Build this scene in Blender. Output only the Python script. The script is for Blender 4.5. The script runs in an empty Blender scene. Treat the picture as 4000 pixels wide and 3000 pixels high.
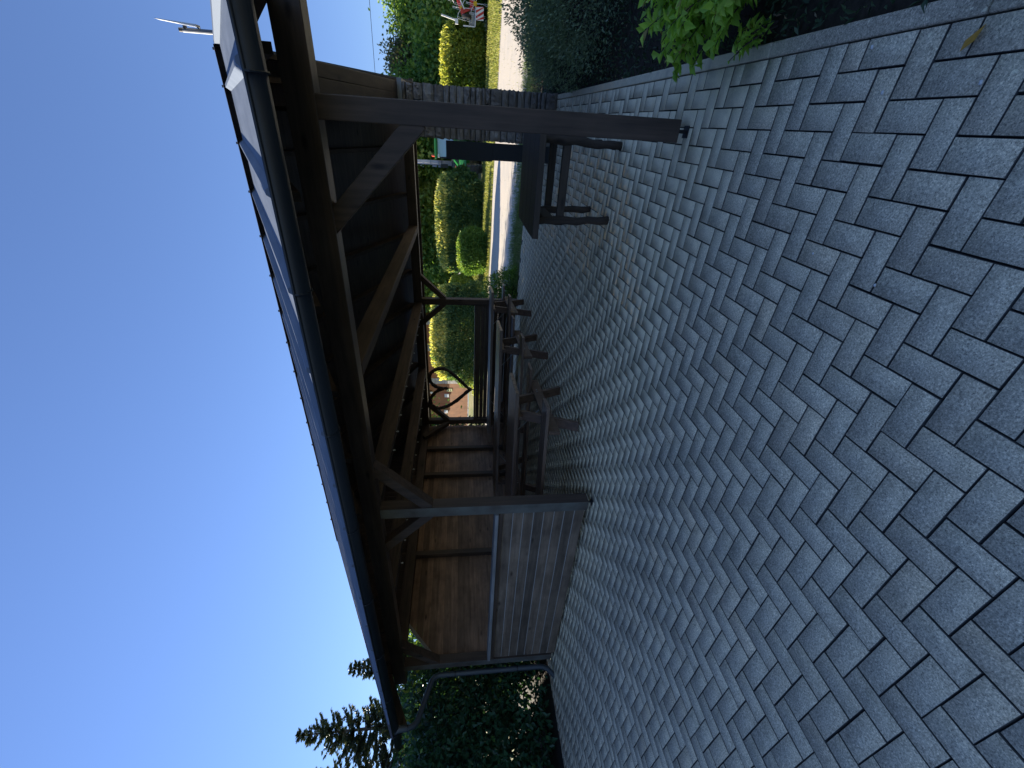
import bpy, bmesh, math, random
import numpy as np
from mathutils import Vector, Matrix
PI = math.pi
sc = bpy.context.scene
col = sc.collection

# ---------------------------------------------------------------- camera
cam_d = bpy.data.cameras.new('camera'); cam = bpy.data.objects.new('camera', cam_d); col.objects.link(cam)
cr = Vector((0.848928, 0.52847646, -0.00582114)); cu = Vector((-0.05764357, 0.10353417, 0.99295412)); cf = Vector((-0.52535557, 0.842611, -0.11835633))
M = Matrix.Identity(4)
for i in range(3):
    M[i][0] = -cu[i]; M[i][1] = cr[i]; M[i][2] = -cf[i]
M[0][3], M[1][3], M[2][3] = -0.0882, -3.0245, 1.48
cam.matrix_world = M            # the phone was held turned by a quarter
cam_d.sensor_fit = 'HORIZONTAL'; cam_d.sensor_width = 36; cam_d.lens = 14.751
cam_d.clip_start = 0.05; cam_d.clip_end = 2000
sc.camera = cam
# ---------------------------------------------------------------- light
SUN_E = math.radians(25); SUN_V = Vector((-0.9945, 0.105, 0)).normalized()
sdir = Vector((SUN_V.x*math.cos(SUN_E), SUN_V.y*math.cos(SUN_E), math.sin(SUN_E)))
w = bpy.data.worlds.new('World'); sc.world = w; w.use_nodes = True
nt = w.node_tree; bg = nt.nodes['Background']
sky = nt.nodes.new('ShaderNodeTexSky'); sky.sky_type = 'NISHITA'; sky.sun_disc = False
sky.sun_elevation = SUN_E; sky.sun_rotation = math.atan2(sdir.x, sdir.y)
sky.altitude = 1200; sky.air_density = 1.0; sky.dust_density = 0.0; sky.ozone_density = 5.0
hz_ = nt.nodes.new('ShaderNodeMix'); hz_.data_type = 'RGBA'; hz_.blend_type = 'MULTIPLY'; hz_.inputs[0].default_value = 1
hz_.inputs[7].default_value = (.97, .885, .94, 1); bw = nt.nodes.new('ShaderNodeRGBToBW'); nt.links.new(sky.outputs[0], bw.inputs[0])
m1 = nt.nodes.new('ShaderNodeMath'); m1.operation = 'MULTIPLY_ADD'; nt.links.new(bw.outputs[0], m1.inputs[0]); m1.inputs[1].default_value = .17; m1.inputs[2].default_value = 1
m2 = nt.nodes.new('ShaderNodeMath'); m2.operation = 'DIVIDE'; m2.inputs[0].default_value = 1.14; nt.links.new(m1.outputs[0], m2.inputs[1])
vs_ = nt.nodes.new('ShaderNodeVectorMath'); vs_.operation = 'SCALE'; nt.links.new(sky.outputs[0], vs_.inputs[0]); nt.links.new(m2.outputs[0], vs_.inputs['Scale'])
nt.links.new(vs_.outputs[0], hz_.inputs[6]); nt.links.new(hz_.outputs[2], bg.inputs[0]); bg.inputs[1].default_value = 0.10
sl = bpy.data.lights.new('sun', 'SUN'); sl.energy = 5.0; sl.angle = math.radians(0.5); sl.color = (1, .90, .74)
so = bpy.data.objects.new('sun', sl); col.objects.link(so)
so.rotation_euler = sdir.to_track_quat('Z', 'Y').to_euler(); so.location = sdir*50
sc.view_settings.view_transform = 'Standard'; sc.view_settings.look = 'None'
sc.view_settings.gamma = 1; sc.view_settings.use_curve_mapping = False
sc.view_settings.exposure = 1.4
sc.cycles.max_bounces = 8; sc.cycles.diffuse_bounces = 4; sc.cycles.transparent_max_bounces = 8
sc.cycles.sample_clamp_indirect = 4
sc.cycles.use_denoising = True

# ---------------------------------------------------------------- helpers
def clamp(v, a, b): return max(a, min(b, v))
def sst(t): t = clamp(t, 0, 1); return t*t*(3-2*t)
def gz(x, y):
    z = -.0222*clamp(x, -8, 4) + .018*clamp(y, 0, 10) + .004*max(0, min(y, 60)-10)
    return z + .62*sst((y-13)/7)*sst((-x-5)/4)
def tag(o, label=None, cat=None, group=None, kind=None):
    if label: o['label'] = label
    if cat: o['category'] = cat
    if group: o['group'] = group
    if kind: o['kind'] = kind
    return o
def thing(name, loc, label, cat, group=None):
    o = bpy.data.objects.new(name, None); col.objects.link(o); o.location = loc
    o.empty_display_size = .1
    return tag(o, label, cat, group)
class MB:
    def __init__(s): s.v = []; s.f = []
    def add(s, vs, fs):
        n = len(s.v); s.v += [tuple(v) for v in vs]; s.f += [tuple(i+n for i in f) for f in fs]; return s
    def box(s, x0, x1, y0, y1, z0, z1):
        return s.add([(x0,y0,z0),(x1,y0,z0),(x1,y1,z0),(x0,y1,z0),(x0,y0,z1),(x1,y0,z1),(x1,y1,z1),(x0,y1,z1)],
              [(0,3,2,1),(4,5,6,7),(0,1,5,4),(1,2,6,5),(2,3,7,6),(3,0,4,7)])
    def beam(s, p, q, wd, ht, up=(0,0,1)):
        p, q = Vector(p), Vector(q); d = (q-p).normalized(); up = Vector(up)
        sd = d.cross(up).normalized(); u = sd.cross(d)
        vs = []
        for c in (p, q):
            for a, b in ((-1,-1),(1,-1),(1,1),(-1,1)): vs.append(c+sd*a*wd/2+u*b*ht/2)
        return s.add(vs, [(3,2,1,0),(4,5,6,7),(0,1,5,4),(1,2,6,5),(2,3,7,6),(3,0,4,7)])
    def tube(s, pts, r, n=8, cap=True):
        pts = [Vector(p) for p in pts]; rs = r if isinstance(r, (list, tuple)) else [r]*len(pts)
        ref = None; vs = []; fs = []
        for i, p in enumerate(pts):
            d = (pts[min(i+1, len(pts)-1)]-pts[max(i-1, 0)]).normalized()
            if ref is None: ref = d.orthogonal().normalized()
            ref = (ref-d*ref.dot(d)).normalized(); b = d.cross(ref)
            for k in range(n):
                a = 2*PI*k/n; vs.append(p+(ref*math.cos(a)+b*math.sin(a))*rs[i])
        for i in range(len(pts)-1):
            for k in range(n):
                fs.append((i*n+k, i*n+(k+1)%n, (i+1)*n+(k+1)%n, (i+1)*n+k))
        if cap: fs += [tuple(range(n-1,-1,-1)), tuple(range((len(pts)-1)*n, len(pts)*n))]
        return s.add(vs, fs)
    def disc(s, c, ax, r, th, n=20):
        c, ax = Vector(c), Vector(ax).normalized()
        return s.tube([c-ax*th/2, c+ax*th/2], r, n)
    def prism(s, pts, d):
        n = len(pts); d = Vector(d); vs = [Vector(p) for p in pts]+[Vector(p)+d for p in pts]
        return s.add(vs, [tuple(range(n-1,-1,-1)), tuple(range(n, 2*n))]+[(i,(i+1)%n,(i+1)%n+n,i+n) for i in range(n)])
    def obj(s, name, mat, parent=None, bevel=0, smooth=False, rnd=None):
        m = bpy.data.meshes.new(name); m.from_pydata(s.v, [], s.f); m.update()
        bm = bmesh.new(); bm.from_mesh(m); bmesh.ops.recalc_face_normals(bm, faces=bm.faces); bm.to_mesh(m); bm.free()
        m.materials.append(mat)
        if smooth: m.shade_smooth()
        o = bpy.data.objects.new(name, m); col.objects.link(o)
        if parent:
            o.parent = parent
            if parent.type == 'EMPTY': o.matrix_parent_inverse = Matrix.Translation(-parent.location)
        if bevel:
            b = o.modifiers.new('bevel', 'BEVEL'); b.width = bevel; b.segments = 2; b.limit_method = 'ANGLE'
        return o
def npmesh(name, verts, faces, mat, parent=None, attr=None, smooth=False, local=False):
    verts = np.asarray(verts, dtype=np.float32).reshape(-1, 3); faces = np.asarray(faces, dtype=np.int32)
    m = bpy.data.meshes.new(name); k = faces.shape[1]
    m.vertices.add(len(verts)); m.vertices.foreach_set('co', verts.ravel())
    m.loops.add(faces.size); m.loops.foreach_set('vertex_index', faces.ravel())
    m.polygons.add(len(faces)); m.polygons.foreach_set('loop_start', np.arange(0, faces.size, k, dtype=np.int32))
    try: m.polygons.foreach_set('loop_total', np.full(len(faces), k, dtype=np.int32))
    except Exception: pass
    m.update(calc_edges=True); m.validate()
    if attr is not None:
        a = m.attributes.new('rnd', 'FLOAT', 'FACE'); a.data.foreach_set('value', np.asarray(attr, dtype=np.float32))
    m.materials.append(mat)
    if smooth: m.shade_smooth()
    o = bpy.data.objects.new(name, m); col.objects.link(o)
    if parent:
        o.parent = parent
        if not local and parent.type == 'EMPTY': o.matrix_parent_inverse = Matrix.Translation(-parent.location)
    return o
def dup(root, loc, rz=0, scale=1, label=None, keep=None):
    r = root.copy(); col.objects.link(r); r.location = loc; r.rotation_euler = (0, 0, rz)
    r.scale = (scale,)*3 if not isinstance(scale, tuple) else scale
    if label: r['label'] = label
    def rec(src, dst):
        for ch in [o for o in bpy.data.objects if o.parent == src and o != dst]:
            c = ch.copy(); col.objects.link(c); c.parent = dst; rec(ch, c)
    rec(root, r)
    return r

# ---------------------------------------------------------------- materials
def mat(name, base=(.5,.5,.5), rough=.7, metal=0, spec=.5):
    m = bpy.data.materials.new(name); m.use_nodes = True
    b = m.node_tree.nodes['Principled BSDF']
    b.inputs['Base Color'].default_value = (*base, 1); b.inputs['Roughness'].default_value = rough
    b.inputs['Metallic'].default_value = metal
    b.inputs['Specular IOR Level'].default_value = spec
    return m
def N(m, t, **k):
    n = m.node_tree.nodes.new(t)
    for a, b in k.items():
        if a in n.inputs: n.inputs[a].default_value = b
        else: setattr(n, a, b)
    return n
def L(m, a, b): m.node_tree.links.new(a, b)
def ramp(m, fac, stops):
    r = N(m, 'ShaderNodeValToRGB'); e = r.color_ramp.elements
    while len(e) < len(stops): e.new(.5)
    for i, (p, c) in enumerate(stops): e[i].position = p; e[i].color = (*c, 1)
    L(m, fac, r.inputs[0]); return r.outputs[0]
def coords(m, scale=(1,1,1), kind='Object'):
    tc = N(m, 'ShaderNodeTexCoord'); mp = N(m, 'ShaderNodeMapping'); mp.inputs['Scale'].default_value = scale
    L(m, tc.outputs[kind], mp.inputs[0]); return mp.outputs[0]
def noise(m, vec, scale, detail=4, rough=.55):
    n = N(m, 'ShaderNodeTexNoise'); n.inputs['Scale'].default_value = scale; n.inputs['Detail'].default_value = detail
    n.inputs['Roughness'].default_value = rough
    L(m, vec, n.inputs['Vector']); return n.outputs['Fac']
def mix(m, f, a, b, mode='MIX'):
    n = N(m, 'ShaderNodeMix', data_type='RGBA', blend_type=mode)
    if isinstance(f, (int, float)): n.inputs[0].default_value = f
    else: L(m, f, n.inputs[0])
    for v, i in ((a, 6), (b, 7)):
        if isinstance(v, tuple): n.inputs[i].default_value = (*v, 1)
        else: L(m, v, n.inputs[i])
    return n.outputs[2]
def bump(m, h, strength=.3, dist=.01):
    b = N(m, 'ShaderNodeBump'); b.inputs['Strength'].default_value = strength; b.inputs['Distance'].default_value = dist
    L(m, h, b.inputs['Height']); L(m, b.outputs[0], m.node_tree.nodes['Principled BSDF'].inputs['Normal'])
def setc(m, c): L(m, c, m.node_tree.nodes['Principled BSDF'].inputs['Base Color'])

def wood(name, axis, dark, light, rough=.6, knots=True, spec=.4):
    m = mat(name, rough=rough, spec=spec)
    s = [16, 16, 16]; s['xyz'.index(axis)] = 1.1
    v = coords(m, tuple(s)); f = noise(m, v, 1.6, 6, .65)
    c = ramp(m, f, [(.28, dark), (.72, light)])
    v2 = coords(m, (1,1,1)); f2 = noise(m, v2, 1.7, 3)
    c = mix(m, ramp(m, f2, [(.35, (.62,.62,.62)), (.7, (1.12,1.08,1.05))]), c, c, 'MULTIPLY') if False else mix(m, .8, c, ramp(m, f2, [(.3, (.55,.55,.56)), (.7, (1,1,1))]), 'MULTIPLY')
    if knots:
        s3 = [9, 9, 9]; s3['xyz'.index(axis)] = 3.2
        vo = N(m, 'ShaderNodeTexVoronoi'); vo.inputs['Scale'].default_value = .75; L(m, coords(m, tuple(s3)), vo.inputs['Vector'])
        k = ramp(m, vo.outputs['Distance'], [(.05, (.28,.25,.24)), (.16, (1,1,1))])
        c = mix(m, 1.0, c, k, 'MULTIPLY')
    setc(m, c); bump(m, f, .25, .004); return m
WX = wood('stained_wood_x', 'x', (.058,.041,.032), (.155,.105,.075), .36)
WY = wood('stained_wood_y', 'y', (.050,.034,.025), (.150,.098,.066))
WZ = wood('stained_wood_z', 'z', (.046,.032,.024), (.125,.083,.060))
WBX = wood('wall_boards_x', 'x', (.155,.112,.078), (.33,.25,.18))
WBY = wood('wall_boards_y', 'y', (.175,.105,.070), (.42,.265,.175))
WT = wood('table_top_wood', 'x', (.095,.058,.040), (.27,.18,.125), rough=.38, spec=.6)
WTL = wood('table_leg_wood', 'z', (.080,.047,.030), (.19,.115,.072), rough=.5)
WG = wood('weathered_cap_wood', 'x', (.22,.21,.20), (.42,.41,.39), rough=.6, knots=False)
WL = wood('rough_log_wood', 'z', (.030,.023,.018), (.085,.062,.045), rough=.85)
WLX = wood('rough_log_wood_x', 'x', (.030,.023,.018), (.085,.062,.045), rough=.55)
def boards(m, pitch, off, lo=.62, hi=1.18):
    src = m.node_tree.nodes['Principled BSDF'].inputs['Base Color'].links[0].from_socket
    sx = N(m, 'ShaderNodeSeparateXYZ'); L(m, coords(m), sx.inputs[0])
    a = N(m, 'ShaderNodeMath', operation='SUBTRACT'); L(m, sx.outputs['Z'], a.inputs[0]); a.inputs[1].default_value = off
    d = N(m, 'ShaderNodeMath', operation='DIVIDE'); L(m, a.outputs[0], d.inputs[0]); d.inputs[1].default_value = pitch
    f = N(m, 'ShaderNodeMath', operation='FLOOR'); L(m, d.outputs[0], f.inputs[0])
    wn = N(m, 'ShaderNodeTexWhiteNoise', noise_dimensions='1D'); L(m, f.outputs[0], wn.inputs['W'])
    c = mix(m, 1.0, src, ramp(m, wn.outputs['Value'], [(0, (lo,lo,lo)), (1, (hi,hi*.97,hi*.94))]), 'MULTIPLY')
    st = noise(m, coords(m, (1.3,1.3,2.2)), 2.6, 6, .65)
    setc(m, mix(m, .6, c, ramp(m, st, [(.36, (.52,.50,.49)), (.56, (1,1,1)), (.75, (1.15,1.13,1.1))]), 'MULTIPLY'))
boards(WBX, .1125, .157); boards(WBY, .1055, .20)
# post with algae on its weather side
def algae(m):
    nt = m.node_tree; b = nt.nodes['Principled BSDF']; src = b.inputs['Base Color'].links[0].from_socket
    f = noise(m, coords(m, (1,1,1)), 2.3, 4)
    g = N(m, 'ShaderNodeNewGeometry'); sx = N(m, 'ShaderNodeSeparateXYZ'); L(m, g.outputs['Normal'], sx.inputs[0])
    mt = N(m, 'ShaderNodeMath', operation='LESS_THAN'); L(m, sx.outputs['Y'], mt.inputs[0]); mt.inputs[1].default_value = -.5
    mu = N(m, 'ShaderNodeMath', operation='MULTIPLY'); L(m, mt.outputs[0], mu.inputs[0])
    rr = ramp(m, f, [(.35, (.15,.15,.15)), (.65, (.75,.75,.75))]); L(m, rr, mu.inputs[1])
    setc(m, mix(m, mu.outputs[0], src, (.20,.21,.18)))
WPA = wood('algae_post_wood', 'z', (.035,.024,.018), (.095,.062,.045)); algae(WPA)

def concrete(name, bricks=True):
    m = mat(name, rough=.85, spec=.3)
    v = coords(m)
    at = N(m, 'ShaderNodeAttribute', attribute_name='rnd')
    c = ramp(m, at.outputs['Fac'], [(0, (.35,.338,.333)), (.35, (.395,.392,.39)), (.7, (.435,.428,.42)), (1, (.455,.43,.405))])
    g1 = noise(m, v, 150, 6, .8); c = mix(m, 1.0, c, ramp(m, g1, [(.36, (.34,.34,.36)), (.47, (.88,.88,.88)), (.54, (1.02,1.02,1.02)), (.64, (1.75,1.75,1.75))]), 'MULTIPLY')
    vd = N(m, 'ShaderNodeTexVoronoi'); vd.inputs['Scale'].default_value = 130; L(m, v, vd.inputs['Vector'])
    c = mix(m, .8, c, ramp(m, vd.outputs['Distance'], [(.10, (.30,.30,.32)), (.26, (1,1,1))]), 'MULTIPLY')
    g2 = noise(m, v, 3.2, 5); c = mix(m, .4, c, ramp(m, g2, [(.3, (.66,.66,.67)), (.72, (1.12,1.12,1.12))]), 'MULTIPLY')
    g4 = noise(m, v, 26, 5, .7); c = mix(m, .4, c, ramp(m, g4, [(.33, (.62,.62,.62)), (.55, (1.05,1.05,1.05))]), 'MULTIPLY')
    # bright chips
    vo = N(m, 'ShaderNodeTexVoronoi'); vo.inputs['Scale'].default_value = 95; L(m, v, vo.inputs['Vector'])
    c = mix(m, ramp(m, vo.outputs['Distance'], [(.09, (.55,.55,.55)), (.17, (0,0,0))]), c, (.75,.75,.75))
    # dust where the roof keeps it dry, less of it further indoors
    geo = N(m, 'ShaderNodeNewGeometry'); sp = N(m, 'ShaderNodeSeparateXYZ'); L(m, geo.outputs['Position'], sp.inputs[0])
    ad = N(m, 'ShaderNodeMath', operation='MULTIPLY_ADD'); wob = noise(m, v, 1.1, 4)
    L(m, wob, ad.inputs[0]); ad.inputs[1].default_value = .9; L(m, sp.outputs['Y'], ad.inputs[2])
    def band(a, b_, lo, hi):
        mr = N(m, 'ShaderNodeMapRange'); mr.interpolation_type = 'SMOOTHSTEP'; L(m, ad.outputs[0], mr.inputs[0])
        mr.inputs[1].default_value = a; mr.inputs[2].default_value = b_; mr.inputs[3].default_value = lo; mr.inputs[4].default_value = hi; return mr.outputs[0]
    mq = N(m, 'ShaderNodeMath', operation='MULTIPLY'); L(m, band(-.45, .35, 0, .72), mq.inputs[0]); L(m, band(1.0, 3.2, 1, .45), mq.inputs[1])
    c = mix(m, mq.outputs[0], c, mix(m, .5, (.56,.55,.50), ramp(m, noise(m, v, 9, 5), [(.3, (.42,.415,.39)), (.7, (.66,.65,.61))])))
    rg_ = N(m, 'ShaderNodeMapRange'); L(m, mq.outputs[0], rg_.inputs[0]); rg_.inputs[3].default_value = .85; rg_.inputs[4].default_value = .5
    L(m, rg_.outputs[0], m.node_tree.nodes['Principled BSDF'].inputs['Roughness'])
    # lichen by the planted edge
    mx = N(m, 'ShaderNodeMapRange'); L(m, sp.outputs['X'], mx.inputs[0]); mx.inputs[1].default_value = -.75; mx.inputs[2].default_value = .28; mx.inputs[3].default_value = 0; mx.inputs[4].default_value = 1
    vo2 = N(m, 'ShaderNodeTexVoronoi'); vo2.inputs['Scale'].default_value = 24; vo2.inputs['Randomness'].default_value = 1
    nv = N(m, 'ShaderNodeTexNoise'); nv.inputs['Scale'].default_value = 60; L(m, v, nv.inputs['Vector'])
    mv = N(m, 'ShaderNodeVectorMath', operation='MULTIPLY_ADD'); L(m, nv.outputs['Color'], mv.inputs[0]); mv.inputs[1].default_value = (.03,.03,.03); L(m, v, mv.inputs[2])
    L(m, mv.outputs[0], vo2.inputs['Vector'])
    sep = N(m, 'ShaderNodeSeparateColor'); L(m, vo2.outputs['Color'], sep.inputs[0])
    th = N(m, 'ShaderNodeMath', operation='MULTIPLY'); L(m, sep.outputs[0], th.inputs[0]); th.inputs[1].default_value = .17
    lt = N(m, 'ShaderNodeMath', operation='LESS_THAN'); L(m, vo2.outputs['Distance'], lt.inputs[0]); L(m, th.outputs[0], lt.inputs[1])
    ml = N(m, 'ShaderNodeMath', operation='MULTIPLY'); L(m, lt.outputs[0], ml.inputs[0]); L(m, mx.outputs[0], ml.inputs[1])
    gt = N(m, 'ShaderNodeMath', operation='MULTIPLY'); L(m, ml.outputs[0], gt.inputs[0]); gt.inputs[1].default_value = .7
    c = mix(m, gt.outputs[0], c, (.62,.64,.61))
    c = mix(m, 1.0, c, (1.56,1.36,.98), 'MULTIPLY')
    c = mix(m, ramp(m, noise(m, v, 5.5, 5), [(.56, (0,0,0)), (.74, (.30,.30,.30))]), c, (.10,.11,.08))
    setc(m, c); bump(m, g1, .35, .003); return m
PAVE = concrete('paving_concrete')
SAND = mat('joint_sand', (.020,.018,.016), .95)
def mottled(name, a, b, scale, rough=.9, bs=.3, bd=.02, extra=None):
    m = mat(name, rough=rough, spec=.2); v = coords(m)
    f = noise(m, v, scale, 8, .65); c = ramp(m, f, [(.3, a), (.7, b)])
    if extra:
        c = mix(m, ramp(m, noise(m, v, extra[1], 5), [(.45, (0,0,0)), (.62, (1,1,1))]), c, extra[0])
    setc(m, c); bump(m, f, bs, bd); return m
GRAVEL = mottled('gravel', (.42,.37,.30), (.68,.61,.51), 60, extra=((.50,.455,.39), 1.2))
EARTH = mottled('earth', (.022,.018,.013), (.060,.048,.034), 30)
LAWN = mottled('lawn_soil', (.11,.135,.05), (.27,.26,.10), 9, extra=((.30,.26,.13), .9))
STONE = mottled('split_stone', (.16,.145,.130), (.38,.345,.31), 11, bs=.8, bd=.03, extra=((.26,.22,.18), 3.0))
_c = STONE.node_tree.nodes['Principled BSDF'].inputs['Base Color'].links[0].from_socket
_a = N(STONE, 'ShaderNodeAttribute', attribute_name='rnd'); setc(STONE, mix(STONE, 1.0, _c, ramp(STONE, _a.outputs['Fac'], [(0, (.72,.70,.68)), (.6, (.95,.93,.9)), (1, (1.12,1.07,1.0))]), 'MULTIPLY'))
PALE_STONE = mottled('pale_house_stone', (.33,.32,.30), (.55,.53,.50), 4)
ZINC = mat('zinc', (.20,.23,.25), .42, .75)
GUTM = mat('dark_gutter_metal', (.013,.017,.023), .45, .2)
def metal_roof():
    m = mat('grey_metal_roof', (.30,.33,.37), .7, 0, .12); v = coords(m, (1.4, .25, .25))
    f = noise(m, v, 5, 6, .6); setc(m, ramp(m, f, [(.3, (.10,.125,.17)), (.7, (.15,.18,.235))])); return m
ROOF = metal_roof()
TRIM = mat('dark_ridge_metal', (.085,.08,.09), .6, .2)
TRIMW = mat('pale_verge_metal', (.15,.18,.23), .6, 0, .2)
STEEL = mat('galvanised_steel', (.45,.46,.47), .4, .9)
BLACKM = mat('black_metal', (.02,.02,.022), .5, .3)
RUBBER = mat('rubber', (.025,.024,.023), .85)
LIT_RUBBER = mat('lit_tractor_rubber', (.13,.12,.11), .9)  # tyre rubber lightened in colour so the treads look lit
GREENP = mat('green_paint', (.03,.20,.05), .35); REDP = mat('red_paint', (.55,.03,.02), .4)
YELP = mat('yellow_paint', (.75,.48,.03), .4); WHITEP = mat('white_paint', (.75,.75,.73), .45)
GREYP = mat('grey_paint', (.30,.31,.32), .5)
GLASS = mat('window_glass', (.35,.48,.58), .06, 0, 1.0)
POLE = mottled('pole_concrete', (.55,.48,.44), (.72,.64,.60), 3)
BULB = mat('bulb_glass', (.75,.75,.72), .15, 0, .8)
DARKBOARD = mat('dark_board', (.016,.018,.019), .75)
PANEL = mat('pale_panel', (.55,.57,.59), .45)
def leafmat(name, stops, trans=.35, rough=.5):
    m = mat(name, rough=rough, spec=.35); nt = m.node_tree; b = nt.nodes['Principled BSDF']
    at = N(m, 'ShaderNodeAttribute', attribute_name='rnd'); c = ramp(m, at.outputs['Fac'], stops); setc(m, c)
    t = N(m, 'ShaderNodeBsdfTranslucent'); t2 = mix(m, 1.0, c, (1.5,1.45,.75), 'MULTIPLY'); L(m, t2, t.inputs['Color'])
    ms = N(m, 'ShaderNodeMixShader'); ms.inputs[0].default_value = trans
    L(m, b.outputs[0], ms.inputs[1]); L(m, t.outputs[0], ms.inputs[2]); L(m, ms.outputs[0], nt.nodes['Material Output'].inputs[0]); return m
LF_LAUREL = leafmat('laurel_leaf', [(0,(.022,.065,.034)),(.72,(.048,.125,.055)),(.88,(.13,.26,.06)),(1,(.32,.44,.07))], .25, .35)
LF_SPRUCE = leafmat('spruce_needle', [(0,(.035,.065,.048)),(.7,(.080,.120,.078)),(1,(.24,.22,.08))], .15)
LF_BROAD = leafmat('broad_leaf', [(0,(.06,.15,.035)),(.6,(.16,.29,.06)),(1,(.36,.44,.09))])
LF_YEL = leafmat('yellow_green_leaf', [(0,(.11,.20,.035)),(.5,(.29,.36,.06)),(1,(.55,.54,.11))])
LF_SILVER = leafmat('silver_leaf', [(0,(.08,.10,.055)),(1,(.21,.22,.13))])
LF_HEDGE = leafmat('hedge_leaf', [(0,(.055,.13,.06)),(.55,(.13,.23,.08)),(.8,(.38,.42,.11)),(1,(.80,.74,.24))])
LF_DARK = leafmat('dark_bush_leaf', [(0,(.11,.165,.10)),(.7,(.23,.31,.175)),(.97,(.34,.42,.22)),(1,(.6,.7,.64))], .2)
LF_LIME = leafmat('lime_leaf', [(0,(.20,.36,.05)),(.5,(.38,.60,.085)),(.93,(.56,.74,.17)),(1,(.42,.31,.14))], .4)
LF_COVER = leafmat('ground_cover_leaf', [(0,(.025,.05,.025)),(.7,(.055,.095,.045)),(.92,(.11,.15,.08)),(1,(.26,.19,.12))], .2)
LF_GRASS = leafmat('grass_blade', [(0,(.13,.19,.04)),(.6,(.30,.32,.08)),(1,(.55,.48,.18))], .35)
LF_GRASSD = leafmat('shade_grass_blade', [(0,(.09,.17,.06)),(1,(.26,.32,.14))], .3)
BARK = mottled('bark', (.035,.028,.022), (.09,.07,.055), 12, bs=.6, bd=.02)
BARKG = mottled('grey_bark', (.10,.09,.085), (.20,.18,.165), 12)

# ---------------------------------------------------------------- ground
G = np.random.default_rng(7)
def sheet(name, mat_, xs, ys, dz, kind='structure', parent=None):
    v = [(x, y, gz(x, y)+dz) for y in ys for x in xs]; nx = len(xs)
    f = [(j*nx+i, j*nx+i+1, (j+1)*nx+i+1, (j+1)*nx+i) for j in range(len(ys)-1) for i in range(nx-1)]
    o = npmesh(name, v, f, mat_, parent); tag(o, kind=kind); return o
xs = sorted(set(list(np.linspace(-300,-40,12))+list(np.linspace(-40,40,81))+list(np.linspace(40,300,12))))
ys = sorted(set(list(np.linspace(-200,-20,10))+list(np.linspace(-20,40,61))+list(np.linspace(40,400,14))))
sheet('ground', LAWN, xs, ys, -.05)
sheet('planting_bed', EARTH, list(np.linspace(.30,4.5,9)), list(np.linspace(-4,7.0,23)), -.035)
sheet('hedge_bed', EARTH, list(np.linspace(-14,-7.28,8)), list(np.linspace(-8,7,16)), -.03)
PX0, PX1, PY0, PY1 = -7.30, .2534, -4.6, 6.42
sheet('joint_sand', SAND, list(np.linspace(PX0,PX1,20)), list(np.linspace(PY0,PY1,30)), -.0125)
# herringbone bricks
mx_, my_, bx0, by0 = .0986, .0992, -1.6176, -2.399
i0, i1 = int((PX0-bx0)/mx_)-2, int(round((PX1-bx0)/mx_)); j0, j1 = int((PY0-by0)/my_)-1, int((PY1-by0)/my_)+1
V, F, A = [], [], []
rr = random.Random(3)
for i in range(i0, i1+1):
    for j in range(j0, j1+1):
        s_ = (i+j) % 4
        if s_ == 0: c = (i, i+1, j, j+2)
        elif s_ == 2: c = (i, i+2, j, j+1)
        else: continue
        a, b, cc, d = bx0+c[0]*mx_, bx0+c[1]*mx_, by0+c[2]*my_, by0+c[3]*my_
        b = min(b, PX1); a = max(a, PX0)
        if b-a < .02 or cc < PY0 or d > PY1: continue
        g = .0017; ch = .0019; tx, ty = rr.gauss(0, .0022), rr.gauss(0, .0022); dz = rr.gauss(0, .0007)
        jx, jy = rr.gauss(0, .0006), rr.gauss(0, .0006)
        n = len(V); mxx, myy = (a+b)/2, (cc+d)/2
        for (ins, z) in ((g+ch, 0), (g+.0008, -.0032), (g-.0002, -.03)):
            for (px, py) in ((a+ins, cc+ins), (b-ins, cc+ins), (b-ins, d-ins), (a+ins, d-ins)):
                V.append((px+jx, py+jy, gz(px, py)+z+dz+tx*(px-mxx)+ty*(py-myy)))
        F += [(n,n+1,n+2,n+3)]+[(n+4+k, n+4+(k+1)%4, n+(k+1)%4, n+k) for k in range(4)]+[(n+8+k, n+8+(k+1)%4, n+4+(k+1)%4, n+4+k) for k in range(4)]
        A += [clamp(rr.gauss(.5,.22), 0, 1)]*9
o = npmesh('paving', V, F, PAVE, attr=A); tag(o, kind='structure')
o.data.materials.append(mottled('joint_dirt', (.045,.042,.038), (.12,.112,.10), 18))
mi = np.ones(len(F), dtype=np.int32); mi[0::9] = 0; o.data.polygons.foreach_set('material_index', mi)
# kerb
kb = MB()
y = -4.6
while y < 4.6:
    y2 = y+.995; x0, x1 = .2560, .3185
    z0, z1 = gz(.28, y), gz(.28, y2)
    kb.add([(x0,y,z0-.2),(x1,y,z0-.2),(x1,y2,z1-.2),(x0,y2,z1-.2),(x0,y,z0+.004),(x1,y,z0+.004),(x1,y2,z1+.004),(x0,y2,z1+.004)],
           [(0,3,2,1),(4,5,6,7),(0,1,5,4),(1,2,6,5),(2,3,7,6),(3,0,4,7)]); y += 1.0
kb.obj('kerb', PAVE, bevel=.008)['kind'] = 'structure'
# gravel path
pv, pf = [], []
xs_ = np.linspace(-14, 30, 60)
for x in xs_:
    ya = 9.0+.0*x-.35*max(0, -x-2)*.25; yb = 15.4+.20*max(0, x) + .12*min(0, x+1)*1.2
    for t in np.linspace(0, 1, 9):
        yy = ya-1.3+(yb-ya+1.3)*t + (.14*math.sin(x*1.9)+.1*math.sin(x*4.3))*(abs(t-.5)*2)
        pv.append((x, yy, gz(x, yy)-.044))
for i in range(len(xs_)-1):
    for j in range(8): pf.append((i*9+j, (i+1)*9+j, (i+1)*9+j+1, i*9+j+1))
tag(npmesh('path', pv, pf, GRAVEL), kind='structure')

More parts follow.
